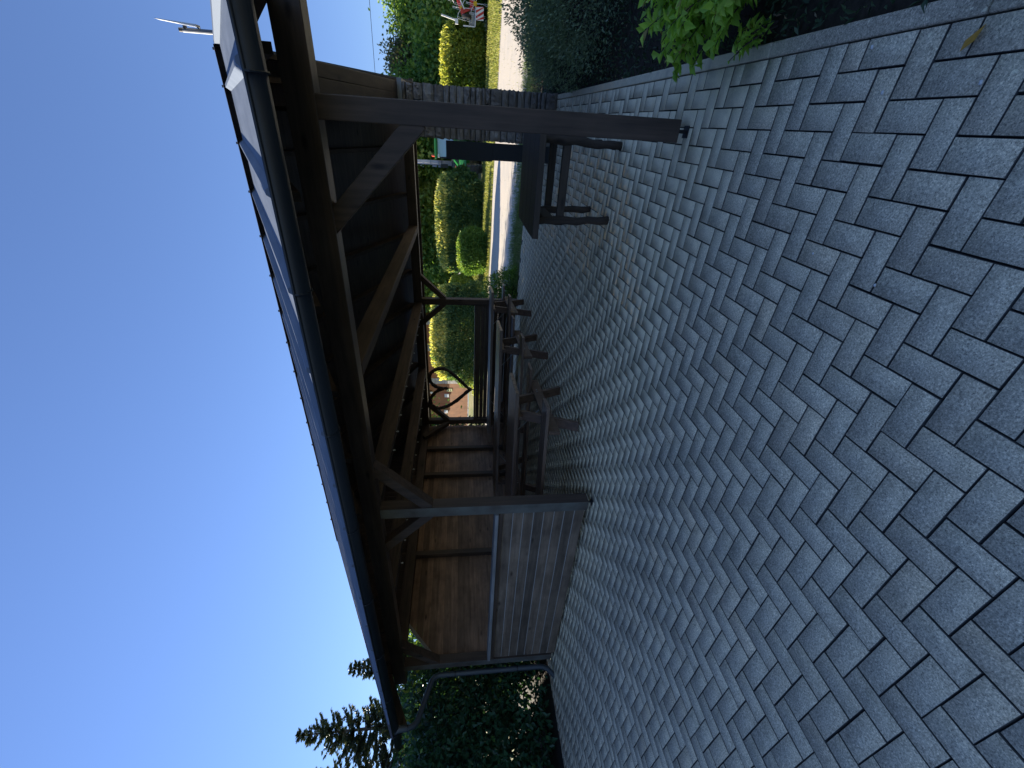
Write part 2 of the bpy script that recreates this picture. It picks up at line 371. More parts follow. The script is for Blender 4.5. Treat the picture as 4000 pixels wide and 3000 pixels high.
# ---------------------------------------------------------------- pavilion
pav = thing('pavilion', (0,0,0), 'open dark timber pavilion with grey metal roof, plank half-wall and boarded left end', 'pavilion')
YB = 5.6; XL = -6.65; ZP = 2.31; ZT = 2.48; W = .13
def foot(x, y, par):
    b = MB(); z = gz(x, y); b.tube([(x, y, z-.03), (x, y, z+.1)], .011, 10); b.box(x-.035, x+.035, y-.035, y+.035, z-.002, z+.005)
    b.obj('post_base', BLACKM, par)
def post(x0, y0, m=WZ, zb=.075):
    b = MB(); z = gz(x0, y0); b.box(x0, x0+W, y0, y0+W, z+zb, ZP+.004)
    p = b.obj('post', m, pav, bevel=.006); foot(x0+W/2, y0+W/2, p); return p
P0 = post(-W, 0); P0['label'] = 'nearest front post on a short steel pin, greenish at its foot'
P1 = post(-3.594, 0, WPA, .06); P2 = post(XL-W, 0, WPA, .05)
post(-3.46, YB); post(-6.66, YB); post(-1.9, YB+.0) if False else None
b = MB(); b.box(-7.15, .45, -.003, W+.003, ZP, ZT); b.obj('wall_plate', WX, pav, bevel=.005)
b = MB(); b.box(-7.15, .30, YB-.003, YB+W+.003, ZP, ZT); b.obj('wall_plate', WX, pav, bevel=.005)
b = MB(); b.box(XL-W-.003, XL+.003, W+.006, YB-.006, ZP, ZT); b.obj('wall_plate', WY, pav, bevel=.005)
# gable plate running back to the stone pier (two timbers side by side)
for (xa, xb, xc, xd) in ((.005, .082, .115, .195), (.085, .160, .198, .335)):
    b = MB(); za, zb = 2.312, 2.362
    ya, yb = W+.006, 4.26
    b.add([(xa,ya,za),(xb,ya,za),(xd,yb,zb),(xc,yb,zb),(xa,ya,za+.16),(xb,ya,za+.16),(xd,yb,zb+.16),(xc,yb,zb+.16)],
          [(0,3,2,1),(4,5,6,7),(0,1,5,4),(1,2,6,5),(2,3,7,6),(3,0,4,7)])
    b.obj('gable_plate', WY, pav, bevel=.004)
def brace(p, q, up, w_=.10): b = MB(); b.beam(p, q, w_, .11, up); return b.obj('brace', WZ, pav, bevel=.005)
ym = W/2
brace((-.10,ym,1.735), (-.785,ym,2.395), (0,1,0), .12)
brace((-3.48,ym,1.82), (-2.86,ym,2.40), (0,1,0)); brace((-3.58,ym,1.82), (-4.16,ym,2.40), (0,1,0))
brace((-3.53,.10,1.84), (-3.53,.66,2.40), (1,0,0))
brace((-6.70,ym,1.84), (-6.12,ym,2.40), (0,1,0))
yb_ = YB+ym
brace((-3.34,yb_,1.84), (-2.80,yb_,2.40), (0,1,0)); brace((-3.44,yb_,1.84), (-3.96,yb_,2.40), (0,1,0))
brace((-6.55,yb_,1.84), (-5.98,yb_,2.40), (0,1,0)); brace((-6.62,YB-.0,1.84), (-6.62,YB-.58,2.40), (1,0,0))
for x in (-1.85, -3.40, -5.0):
    b = MB(); b.box(x-.12, x, W+.006, YB-.006, ZP-.003, ZP+.17); b.obj('tie_beam', WY, pav, bevel=.005)
SL = .4518
def zt(y): return 2.415+SL*(min(y, 5.6-y)+.6)
def slab(x0, x1, y0, y1, off0, off1, name, m, par=pav, bevel=0):
    b = MB(); vs = []
    for y in (y0, y1):
        for z in (zt(y)+off0, zt(y)+off1):
            vs += [(x0,y,z),(x1,y,z)]
    b.add(vs, [(0,1,3,2),(4,6,7,5),(0,4,5,1),(2,3,7,6),(0,2,6,4),(1,5,7,3)])
    return b.obj(name, m, par, bevel)
RX0, RX1 = -7.22, .455
roof = slab(RX0, RX1, -.61, 2.8, -.012, 0, 'roof_sheet', ROOF)
roofb = slab(RX0, RX1, 6.21, 2.8, -.012, 0, 'roof_sheet', ROOF)
slab(RX0+.02, RX1-.02, -.585, 2.797, -.046, -.014, 'roof_boards', WX)
slab(RX0+.02, RX1-.02, 6.185, 2.803, -.046, -.014, 'roof_boards', WX)
ribs = [.08,-.45,-.96,-1.48,-1.99,-2.49,-2.98,-3.47,-3.96,-4.44,-4.91,-5.38,-5.84,-6.31,-6.78]
for par, y0 in ((roof, -.615), (roofb, 6.215)):
    for x in ribs:
        b = MB(); vs = []
        for y in (y0, 2.8):
            z = zt(y)
            vs += [(x-.042,y,z+.001),(x+.042,y,z+.001),(x+.012,y,z+.045),(x-.012,y,z+.045)]
        b.add(vs, [(0,1,2,3),(7,6,5,4),(0,4,5,1),(1,5,6,2),(2,6,7,3),(3,7,4,0)]); b.obj('roof_rib', ROOF, par)
# ridge cap, screws, verge trims
zr = zt(2.8)
b = MB(); b.add([(RX0-.01,2.62,zr-.018),(RX1-.03,2.62,zr-.018),(RX1-.03,2.8,zr+.062),(RX0-.01,2.8,zr+.062),(RX0-.01,2.98,zr-.018),(RX1-.03,2.98,zr-.018)],
                [(0,1,2,3),(3,2,5,4),(0,3,4),(1,5,2)]); rc = b.obj('ridge_cap', TRIM, pav)
for x in ribs+[.40]: b = MB(); b.box(x-.012, x+.012, 2.785, 2.81, zr+.055, zr+.071); b.obj('ridge_fixing', TRIM, rc)
for (x0, x1, m) in ((RX1-.028, RX1+.012, TRIMW), (RX0-.012, RX0+.03, TRIM)):
    slab(x0, x1, -.62, 2.8, -.10, .05, 'verge_trim', m); slab(x0, x1, 6.22, 2.8, -.10, .05, 'verge_trim', m)
# rafters
def rafter(xr, wd=.055, name='rafter', off=-.19):
    for y0, y1 in (((-.56 if name != 'rafter' else -.02), 2.79), ((6.16 if name != 'rafter' else 5.75), 2.81)):
        slab(xr-wd, xr, y0, y1, off, -.048, name, WY)
for x in (.215, -.53, -1.29, -2.02, -2.75, -3.48, -4.21, -4.94, -5.67, -6.40): rafter(x)
rafter(.43, .05, 'barge_board', -.21); rafter(-7.15, .05, 'barge_board', -.21)
b = MB(); b.box(-7.13, .36, 2.74, 2.86, zr-.36, zr-.20); b.obj('ridge_beam', WX, pav)
b = MB(); b.box(RX0+.03, RX1-.03, -.587, -.563, 2.36, 2.43); b.obj('fascia', WX, pav)
b = MB(); b.box(RX0+.03, RX1-.03, 6.163, 6.187, 2.30, 2.43); b.obj('fascia', WX, pav)
# gable cladding
def gable(x0, x1, ya, yb):
    b = MB(); y = ya
    while y < yb-.01:
        y2 = min(y+.115, yb)
        for k in (0,):
            za, zb = zt(y)-.05, zt(y2-.004)-.05
            b.add([(x0,y,ZT-.02),(x1,y,ZT-.02),(x1,y2-.004,ZT-.02),(x0,y2-.004,ZT-.02),(x0,y,za),(x1,y,za),(x1,y2-.004,zb),(x0,y2-.004,zb)],
                  [(0,3,2,1),(4,5,6,7),(0,1,5,4),(1,2,6,5),(2,3,7,6),(3,0,4,7)])
        y = y2
    b.obj('gable_boards', WZ, pav)
gable(-6.82, -6.79, .0, YB+W); gable(-.10, -.075, .14, YB+W)
# gutters and downpipe
def gutter(yc, par=pav):
    zc, r = 2.378, .066; n = 12; b = MB(); vs = []
    for x in (RX0-.02, RX1+.04):
        for rad in (r, r-.004):
            for k in range(n+1):
                a = PI+PI*k/n; vs.append((x, yc+rad*math.cos(a), zc+rad*math.sin(a)))
    m_ = n+1; fs = []
    for k in range(n):
        fs += [(k, k+1, 2*m_+k+1, 2*m_+k), (m_+k+1, m_+k, 3*m_+k, 3*m_+k+1), (k+1, k, m_+k, m_+k+1), (2*m_+k, 2*m_+k+1, 3*m_+k+1, 3*m_+k)]
    b.add(vs, fs)
    b.tube([(RX0-.02, yc-r, zc), (RX1+.04, yc-r, zc)], .009, 8)
    for x in (RX0-.018, RX1+.038): b.disc((x, yc, zc-.001), (1,0,0), .0645, .003, 20) if False else None
    g = b.obj('gutter', GUTM, par, smooth=True)
    for x in np.arange(RX0+.4, RX1, .98):
        b = MB(); pts = [(x, yc+(r+.004)*math.cos(PI+PI*k/10), zc+(r+.004)*math.sin(PI+PI*k/10)) for k in range(11)]
        b.tube(pts, .006, 6); b.obj('gutter_bracket', GUTM, g)
    return g
gut = gutter(-.668); gutter(6.268)
b = MB(); b.tube([(-6.76,-.68,2.36), (-6.76,-.68,2.30), (-6.76,-.68,2.20), (-6.78,-.655,2.135), (-6.81,-.60,2.09), (-6.85,-.12,1.93), (-6.855,-.07,1.885), (-6.86,-.05,1.82), (-6.86,-.05,.42), (-6.87,-.05,.33), (-6.89,-.07,.26), (-6.96,-.12,.17), (-7.0,-.15,.13)], [.055,.042]+[.036]*11, 14, False)
dpipe = b.obj('downpipe', mat('dark_pipe_metal', (.07,.085,.10), .45, .4), pav, smooth=True)
for c in ((-6.86,-.05,1.6), (-6.86,-.05,.7), (-6.76,-.68,2.20)): b = MB(); b.disc(c, (0,0,1), .040, .02, 14); b.obj('pipe_collar', GUTM, dpipe)
# front half wall
b = MB(); zs = [.157+k*.1125 for k in range(9)]
for k in range(8):
    b.box(XL+.001, -3.595, .025, .050, zs[k]+.002, zs[k+1]-.0045)
hw = b.obj('half_wall', WBX, pav, bevel=.006)
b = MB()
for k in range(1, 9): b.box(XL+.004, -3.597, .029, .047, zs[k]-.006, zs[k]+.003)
b.obj('pale_strip', mat('pale_strip_wood', (.38,.36,.33), .6), hw)['kind'] = 'stuff'  # thin pale strips set in the grooves between the boards
b = MB(); b.box(XL+.001, -3.596, .052, .10, 1.045, 1.10); b.box(XL+.001, -3.596, .0, .05, 1.055, 1.098); b.obj('rail', WX, hw, bevel=.004)
b = MB(); b.box(XL+.002, -3.60, -.022, .135, 1.102, 1.142); b.obj('rail_cap', WG, hw, bevel=.005)
for x in (-4.3, -5.1, -5.9): b = MB(); b.box(x, x+.07, .053, .12, gz(x, 0)+.1, 1.044); b.obj('batten', WZ, hw)
# back half wall
b = MB()
for k in range(9): b.box(-6.52, -3.47, YB+.05, YB+.075, .30+k*.095, .30+(k+1)*.095-.004)
bw = b.obj('half_wall', WX, pav, bevel=.003)
b = MB(); b.box(-6.525, -3.465, YB-.01, YB+.14, 1.155, 1.195); b.obj('rail_cap', WX, bw, bevel=.004)
# left end wall
b = MB(); z = .20
while z < 2.30:
    z2 = min(z+.1055, 2.305); x0, x1 = -6.775, -6.750
    ylo = W+.004 if z2 < 1.93 else W+.004+min(.50, (z2-1.93)*1.3)
    ylo0 = W+.004 if z < 1.93 else W+.004+min(.50, (z-1.93)*1.3)
    b.add([(x0,ylo0,z),(x1,ylo0,z),(x1,YB-.002,z),(x0,YB-.002,z),(x0,ylo,z2-.003),(x1-.010,ylo,z2-.003),(x1-.010,YB-.002,z2-.003),(x0,YB-.002,z2-.003)],
          [(0,3,2,1),(4,5,6,7),(0,1,5,4),(1,2,6,5),(2,3,7,6),(3,0,4,7)]); z += .1055
b.box(-6.80, -6.786, W+.52, YB+.10, .2, 2.37); b.box(-6.80, -6.786, W+.004, W+.519, .2, 1.90)
ew = b.obj('end_wall', WBY, pav)
for y in (1.80, 2.80, 3.79, 4.66): 
    b = MB(); b.box(-6.748, -6.655, y, y+.09, .2, 2.309); b.obj('stud', WZ, ew, bevel=.004)
b = MB(); b.box(-6.748, -6.655, .14, YB-.01, .19, .29) if False else b.box(-6.80, -6.66, W+.004, YB-.004, .115, .199); b.obj('sill_beam', WY, ew)
b = MB(); b.beam((-6.735,.15,1.92), (-6.735,.64,2.33), .04, .03, (1,0,0)); b.obj('edge_strip', WG, ew)

# string lights along two tie beams
def string_lights(x, label, seed):
    t = thing('string_lights', (x, 2.8, ZP), label, 'string lights'); r_ = random.Random(seed)
    pts = []; bl = []
    for k in range(60):
        y = .3+k*5.1/59; pts.append((x+.012+r_.uniform(-.004,.004), y, ZP-.012-.02*abs(math.sin(k*.7))))
        if k % 4 == 2: bl.append(pts[-1])
    b = MB(); b.tube(pts, .004, 5); b.obj('cable', BLACKM, t)
    for p in bl: b = MB(); b.tube([(p[0],p[1],p[2]), (p[0]+.002,p[1],p[2]-.02), (p[0]+.002,p[1],p[2]-.032)], [.004,.009,.003], 8); b.obj('bulb', BULB, t)
string_lights(-3.395, 'string of small bulbs under the roof tie beam above the heart side of the tables', 1)
string_lights(-4.995, 'string of small bulbs under the tie beam nearest the boarded end wall', 2)

# ---------------------------------------------------------------- stone pier and dark board
r_ = random.Random(11)
b = MB(); z = gz(.3, 4.3); hs = [.055,.10,.16,.05,.09,.13,.07,.17,.06,.11]; k = 0
PF = []
px0, px1, py0, py1 = -.336, .332, 4.26, 4.86
def rock(b, x0, x1, y0, y1, z0, z1):
    g = .0065; nx, nz = 7, 4; PF.append(r_.random()); jit = lambda s: r_.uniform(-s, s)
    vs = []; 
    for face in (0, 1):
        yy = y0 if face == 0 else y1; sg = -1 if face == 0 else 1
        for j in range(nz+1):
            for i in range(nx+1):
                ed = (i in (0, nx)) or (j in (0, nz))
                vs.append((x0+g+(x1-x0-2*g)*i/nx+(jit(.012) if i in (0, nx) else 0), yy+sg*(jit(.004) if ed else .020+jit(.016)), z0+g+(z1-z0-2*g)*j/nz+jit(.003)))
    fs = []; n1 = (nx+1)*(nz+1)
    for face in (0, 1):
        for j in range(nz):
            for i in range(nx):
                q = [face*n1+j*(nx+1)+i, face*n1+j*(nx+1)+i+1, face*n1+(j+1)*(nx+1)+i+1, face*n1+(j+1)*(nx+1)+i]
                fs.append(tuple(q) if face == 0 else tuple(q[::-1]))
    for i in range(nx):
        fs += [(i+1, i, n1+i, n1+i+1), (nz*(nx+1)+i, nz*(nx+1)+i+1, n1+nz*(nx+1)+i+1, n1+nz*(nx+1)+i)]
    for j in range(nz):
        a, c = j*(nx+1), (j+1)*(nx+1); fs += [(a, c, n1+c, n1+a), (c+nx, a+nx, n1+a+nx, n1+c+nx)]
    b.add(vs, fs)
while z < 2.27:
    h = hs[r_.randrange(len(hs))]; h = min(h, 2.29-z)
    xs2 = [px0, px1] if r_.random() < .15 else [px0, px0+(px1-px0)*r_.uniform(.25,.75), px1]
    for i in range(len(xs2)-1): rock(b, xs2[i], xs2[i+1], py0, py1, z, z+h)
    z += h
pier = b.obj('stone_pier', STONE); pa = pier.data.attributes.new('rnd', 'FLOAT', 'FACE'); nf = len(pier.data.polygons)//len(PF); pa.data.foreach_set('value', np.repeat(np.array(PF, dtype=np.float32), nf))
tag(pier, 'square pier of rough split stone courses carrying the roof behind the front post', 'pier')
b = MB(); b.box(px0+.012, px1-.012, py0+.012, py1-.012, gz(0,4.3), 2.285); b.obj('mortar_core', mat('mortar', (.05,.046,.042), .95), pier)
b = MB(); b.box(.06, .37, 4.262, 4.9, 2.292, 2.355); b.obj('bearing_pad', GREYP, pier, bevel=.003)
b = MB(); b.box(-.590, -.345, 4.20, 4.245, 1.005, 1.695); b.box(-.575, -.345, 4.202, 4.243, gz(-.5,4.2), 1.0045)
tag(b.obj('dark_board', DARKBOARD, bevel=.003), 'tall plain dark board standing against the left side of the stone pier', 'board')

# ---------------------------------------------------------------- picnic tables
TL = 3.2
def picnic(loc, rz):
    t = thing('picnic_table', loc, 'x', 'picnic table', 'long picnic tables in a row under the roof')
    def part(b, name, m, par=None, bev=.004):
        o = b.obj(name, m, None, bev); o.parent = par or t; return o
    b = MB(); n = 5; wd = .136
    for k in range(n): b.box(-TL, 0, -.342+k*(wd+.001), -.342+k*(wd+.001)+wd-.006, .700, .745)
    part(b, 'tabletop', WT)
    for s in (-1, 1):
        b = MB()
        for k in range(2): b.box(-TL, 0, s*.60-.135+k*.137, s*.60-.135+k*.137+.131, .415, .452)
        part(b, 'bench_seat', WT)
    for x in (-.30, -TL+.42):
        b = MB(); b.beam((x, -.76, .350), (x, .76, .350), .045, .125); cb = part(b, 'crossbeam', WTL)
        for yy in (-.40,-.34,.34,.40): b = MB(); b.disc((x+.026, yy, .36), (1,0,0), .011, .008, 10); part(b, 'bolt', STEEL, cb, 0)
        b = MB(); b.beam((x-.044, -.31, .672), (x-.044, .31, .672), .045, .055); part(b, 'top_batten', WTL)
        for s in (-1, 1):
            b = MB(); b.beam((x-.044, s*.20, .655), (x-.044, s*.535, .012), .05, .115, (1,0,0)); part(b, 'leg', WTL)
        b = MB(); sx = -1 if x > -1 else 1
        b.tube([(x-.03, 0, .34), (x+sx*.42, 0, .70)], .006, 6); part(b, 'brace_rod', STEEL, None, 0)
    t.rotation_euler = (0, 0, rz); return t
t1 = picnic((-2.80, 1.36, gz(-4.2, 1.2)), math.radians(9.3))
t1['label'] = 'nearest of the three long brown picnic tables, beside the plank half-wall'
dup(t1, (-2.85, 3.20, gz(-4.3, 3.0)), math.radians(10), label='middle one of the three long brown picnic tables under the roof')
dup(t1, (-2.82, 4.83, gz(-4.3, 4.6)), math.radians(9.5), label='rearmost long picnic table with pale sheen, in front of the dark back half-wall')

# ---------------------------------------------------------------- rough log table at right
t = thing('log_table', (-.55, 1.45, gz(-.55, 1.45)), 'dark square standing table on crooked log legs behind the front post', 'table')
z0 = gz(-.55, 1.45)
b = MB()
for k in range(4): b.add(*((lambda ya, yb: ([(-.965,ya,z0+.745),(-.10,ya,z0+.745),(-.10,yb,z0+.745),(-.965,yb,z0+.745),(-.965,ya,z0+.80),(-.10,ya,z0+.80),(-.10,yb,z0+.80),(-.965,yb,z0+.80)], [(0,3,2,1),(4,5,6,7),(0,1,5,4),(1,2,6,5),(2,3,7,6),(3,0,4,7)]))(.88+k*.265, .88+k*.265+.2635)))
b.obj('tabletop', WLX, t, bevel=.004)
def log(p, q, r0, name='leg', seed=0):
    rg = random.Random(seed); p, q = Vector(p), Vector(q); pts = []; rs = []
    for k in range(8):
        u = k/7; c = p.lerp(q, u); pts.append(c+Vector((rg.uniform(-.012,.012), rg.uniform(-.012,.012), 0))*(1 if 0 < k < 7 else 0)); rs.append(r0*(1+rg.uniform(-.13,.13)))
    b = MB(); b.tube(pts, rs, 9); return b.obj(name, WL, t, smooth=True)
log((-.84,1.23,gz(-.84,1.2)-.004), (-.87,1.20,z0+.745), .038, seed=1); log((-.84,1.86,gz(-.84,1.8)-.004), (-.86,1.72,z0+.745), .034, seed=2)
log((-.20,1.24,gz(-.2,1.2)-.004), (-.17,1.20,z0+.745), .037, seed=3); log((-.20,1.84,gz(-.2,1.8)-.004), (-.18,1.70,z0+.745), .034, seed=4)
for (y, z) in ((1.23, z0+.49), (1.83, z0+.50)):
    b = MB(); b.beam((-.97 if y > 1.5 else -.90, y, z), (-.10, y, z), .05, .075); b.obj('stretcher', WLX, t, bevel=.008)
for x in (-.86, -.18): b = MB(); b.beam((x, 1.20, z0+.60), (x, 1.86, z0+.60), .06, .12); b.obj('side_rail', WL, t, bevel=.012)

# ---------------------------------------------------------------- heart wreath in the rear opening
hr = random.Random(5)
out = [(-5.62,1.93),(-5.58,2.07),(-5.46,2.20),(-5.33,2.245),(-5.20,2.215),(-5.09,2.10),(-5.06,1.97),(-5.09,1.85),(-5.19,1.71),(-5.32,1.59),(-5.44,1.48),(-5.58,1.36),(-5.65,1.27)]
outL = [(-5.62,1.93),(-5.67,2.05),(-5.75,2.15),(-5.88,2.235),(-6.0,2.25),(-6.12,2.20),(-6.185,2.09),(-6.18,1.95),(-6.08,1.75),(-5.89,1.53),(-5.76,1.40),(-5.65,1.27)]
yH = YB+.05
ht = thing('heart_wreath', (-5.62, yH, 2.3), 'large dark heart woven of twigs hanging in the rear opening', 'wreath')
def spline(pts, n=6):
    res = []; P_ = [pts[0]]+list(pts)+[pts[-1]]
    for i in range(1, len(P_)-2):
        for k in range(n):
            t_ = k/n; q = []
            for d in range(2):
                a, b2, c, e = P_[i-1][d], P_[i][d], P_[i+1][d], P_[i+2][d]
                q.append(.5*(2*b2+(c-a)*t_+(2*a-5*b2+4*c-e)*t_*t_+(-a+3*b2-3*c+e)*t_**3))
            res.append(tuple(q))
    return res+[pts[-1]]
for half in (out, outL):
    sp = spline(half); b = MB()
    b.tube([(x, yH, z) for x, z in sp], [.040+hr.uniform(-.007,.008) for _ in sp], 7)
    for s in range(9):
        ph = hr.uniform(0, 6); rr_ = hr.uniform(.028,.046)
        b.tube([(x+rr_*math.cos(ph+i*.33)*.8, yH+rr_*math.sin(ph+i*.33), z+rr_*math.cos(ph+i*.33)*.6) for i, (x, z) in enumerate(sp)], .0065, 5)
    for k in range(46):
        x, z = sp[hr.randrange(len(sp))]; a = hr.uniform(0, 2*PI); l = hr.uniform(.03,.06)
        b.tube([(x, yH, z), (x+l*math.cos(a), yH+hr.uniform(-.03,.03), z+l*math.sin(a))], [.005,.002], 4)
    b.obj('twig_arm', BARK, ht)
b = MB(); b.tube([(-5.60,yH,1.92),(-5.61,yH,1.86),(-5.62,yH,1.80)], [.03,.045,.012], 7); b.tube([(-5.64,yH,1.26),(-5.645,yH,1.17)], [.022,.004], 6)
b.obj('twig_knot', BARK, ht)
b = MB(); b.tube([(-5.36,yH,2.17),(-5.36,yH,ZP+.002)], .003, 4); b.tube([(-5.9,yH,2.2),(-5.9,yH,ZP+.002)], .003, 4); b.obj('hanging_wire', BLACKM, ht)

# ---------------------------------------------------------------- mast with flat panel above the gable
t = thing('antenna_mast', (.535, 2.8, 3.5), 'short dark mast with an edge-on pale flat panel above the roof ridge', 'mast')
b = MB(); b.tube([(.535,2.83,3.80),(.535,2.83,4.28)], .021, 12); b.obj('mast_pole', mat('mast_metal', (.12,.13,.15), .5, .5), t)
b = MB(); b.tube([(.535,2.83,4.275),(.535,2.83,4.315)], .019, 12); b.tube([(.535,2.83,4.06),(.565,2.83,4.14)], .005, 6); b.box(.535,.572,2.81,2.85,4.245,4.265); b.obj('bracket', BLACKM, t)
b = MB(); b.add([(.566,2.79,4.13),(.586,2.79,4.13),(.586,2.88,4.13),(.566,2.88,4.13),(.604,2.79,4.50),(.608,2.79,4.50),(.608,2.88,4.50),(.604,2.88,4.50)], [(0,3,2,1),(4,5,6,7),(0,1,5,4),(1,2,6,5),(2,3,7,6),(3,0,4,7)]); b.obj('flat_panel', PANEL, t)
b = MB(); b.box(.469,.540,2.81,2.85,3.86,3.90); b.obj('wall_bracket', BLACKM, t)

# ---------------------------------------------------------------- foliage helpers
def leaf_obj(name, P, D, Nn, Ls, Wd, rnd, m, parent=None, fold=.25, local=False):
    n = len(P); D = D/np.linalg.norm(D, axis=1, keepdims=True)
    S = np.cross(D, Nn); S /= (np.linalg.norm(S, axis=1, keepdims=True)+1e-9); Q = np.cross(S, D)
    Ls = Ls[:, None]; Wd = Wd[:, None]
    v0 = P; mid = P+D*Ls*.48; v2 = P+D*Ls-Q*Ls*.12; v1 = mid+S*Wd*.5+Q*Wd*fold; v3 = mid-S*Wd*.5+Q*Wd*fold
    V_ = np.stack([v0, v1, v2, v3], 1).reshape(-1, 3); b0 = np.arange(n)[:, None]*4
    F_ = np.concatenate([b0+np.array([[0,1,2]]), b0+np.array([[0,2,3]])], 1).reshape(-1, 3)
    return npmesh(name, V_, F_, m, parent, np.repeat(rnd, 2), local=local)
def rdir(n, g=G):
    v = g.normal(size=(n, 3)); return v/np.linalg.norm(v, axis=1, keepdims=True)
def clumped(g, n, ell, nclump, sig, rndspan=(.15,.85)):
    """leaf positions in clumps over the shell of an ellipsoid; local coords"""
    c = rdir(nclump, g)*np.array(ell)*(g.uniform(.45,1.0,(nclump,1))**.6)
    c[:, 2] = np.where(c[:, 2] < -.75*ell[2], -.5*ell[2], c[:, 2])
    tone = g.uniform(*rndspan, nclump); sz = g.uniform(.6,1.4,nclump)
    k = g.integers(0, nclump, n)
    p = c[k]+g.normal(size=(n, 3))*(sig*sz[k])[:, None]
    return p, np.clip(tone[k]+g.normal(0, .12, n), 0, 1), c
def tree(name, loc, H, R, m, label, group, seed, leaf=.12, n=5000, trunk=.16, nclump=34, bark=BARK, crown_lo=.25, cat='tree'):
    g = np.random.default_rng(seed); rg = random.Random(seed)
    t = thing(name, loc, label, cat, group)
    hc = H*(1-crown_lo)/2; zc = H*crown_lo+hc
    p, tone, cl = clumped(g, n, (R, R, hc), nclump, .20*R+.05)
    p[:, 2] += zc; cl[:, 2] += zc
    b = MB(); top = (rg.uniform(-.1,.1)*R, rg.uniform(-.1,.1)*R, H*.8)
    b.tube([(0,0,-.15), (rg.uniform(-.05,.05),0,H*.2), (top[0]*.5,top[1]*.5,H*.5), top], [trunk*1.25,trunk,trunk*.6,trunk*.2], 8)
    for c in cl[:18]:
        u = rg.uniform(.25,.6); s0 = Vector((top[0]*u, top[1]*u, H*u*.9)); e = Vector(c)
        b.tube([s0, s0.lerp(e, .5)+Vector((0,0,-.05*H)), e], [trunk*.38,trunk*.22,trunk*.06], 5)
    o = b.obj('trunk', bark); o.parent = t
    d = rdir(n, g)*.8+p*np.array([.5,.5,.2])/max(R,.1); d[:, 2] -= .25
    leaf_obj('crown', p, d, rdir(n, g)+np.array([0,0,.8]), g.uniform(.7,1.3,n)*leaf, g.uniform(.5,.8,n)*leaf, tone, m, t, local=True)
    return t
def hedge(name, loc, size, rz, m, label, cat, group, seed, leaf=.05, n=24000, stems=True, spike=.0, roundness=3.0):
    """box-like shrub mass: leaves through a superellipsoid volume, denser towards its surface, upright shoots on top"""
    g = np.random.default_rng(seed); rg = random.Random(seed)
    t = thing(name, loc, label, cat, group); t.rotation_euler = (0, 0, rz)
    sx, sy, sz = size
    u = g.uniform(-1, 1, (n*3, 3)); rad = (np.abs(u)**roundness).sum(1)**(1/roundness); u = u[(rad < 1)]; rad = rad[rad < 1]
    keep = g.uniform(0, 1, len(u)) < rad**2.2; u = u[keep][:n]
    k = len(u); nb = 40; ph = g.uniform(0, 6.28, (nb, 3)); fr = g.uniform(2, 9, (nb, 3))
    p = u*np.array([sx, sy, sz/2]); lump = sum(np.sin(p @ fr[i]+ph[i, 0]) for i in range(8))/8
    p *= (1+.24*lump)[:, None]; p[:, 2] += sz/2
    d = rdir(k, g)+u*np.array([.8,.8,.9])+np.array([0,0,.25]); Ls = g.uniform(.7,1.3,k)*leaf
    if spike > 0:
        ns = int(n*.12); q = np.stack([g.uniform(-1,1,ns)*sx*.95, g.uniform(-1,1,ns)*sy*.9, np.full(ns, sz*.97)], 1)
        q[:, 2] -= sz*.25*(np.abs(q[:, 0]/sx)**4+np.abs(q[:, 1]/sy)**4); sh = g.uniform(.1,1,ns)*spike
        m_ = 5; qq = np.repeat(q, m_, 0); qq[:, 2] += np.tile(np.linspace(0,1,m_), ns)*np.repeat(sh, m_)+.0
        qq += g.normal(0, .02, qq.shape); p = np.concatenate([p, qq]); dd = rdir(len(qq), g)*.6+np.array([0,0,1.0]); d = np.concatenate([d, dd]); Ls = np.concatenate([Ls, g.uniform(.8,1.5,len(qq))*leaf])
    k = len(p); tone = np.clip(g.normal(.40, .17, k)+.12*np.sin(p[:, 0]*3+seed), 0, 1); hi = p[:, 2] > sz*.86; tone[hi] = np.clip(tone[hi]+.30*(p[hi, 2]/sz > .9)+g.uniform(0, .35, hi.sum()), 0, 1)  # upper leaves and young shoots yellower: sunlit tops painted into the tone
    leaf_obj('foliage', p, d, rdir(k, g)+np.array([0,0,.4]), Ls, Ls*g.uniform(.4,.65,k), tone, m, t, local=True)
    b = MB()
    for _ in range(max(4, int(sx*6))):
        x, y = rg.uniform(-.8,.8)*sx, rg.uniform(-.6,.6)*sy
        b.tube([(x*.8, y*.8, -.1), (x+rg.uniform(-.1,.1), y, sz*.45), (x+rg.uniform(-.2,.2), y+rg.uniform(-.1,.1), sz*.85)], [.03,.018,.006], 5)
    o = b.obj('stems', BARK); o.parent = t
    return t
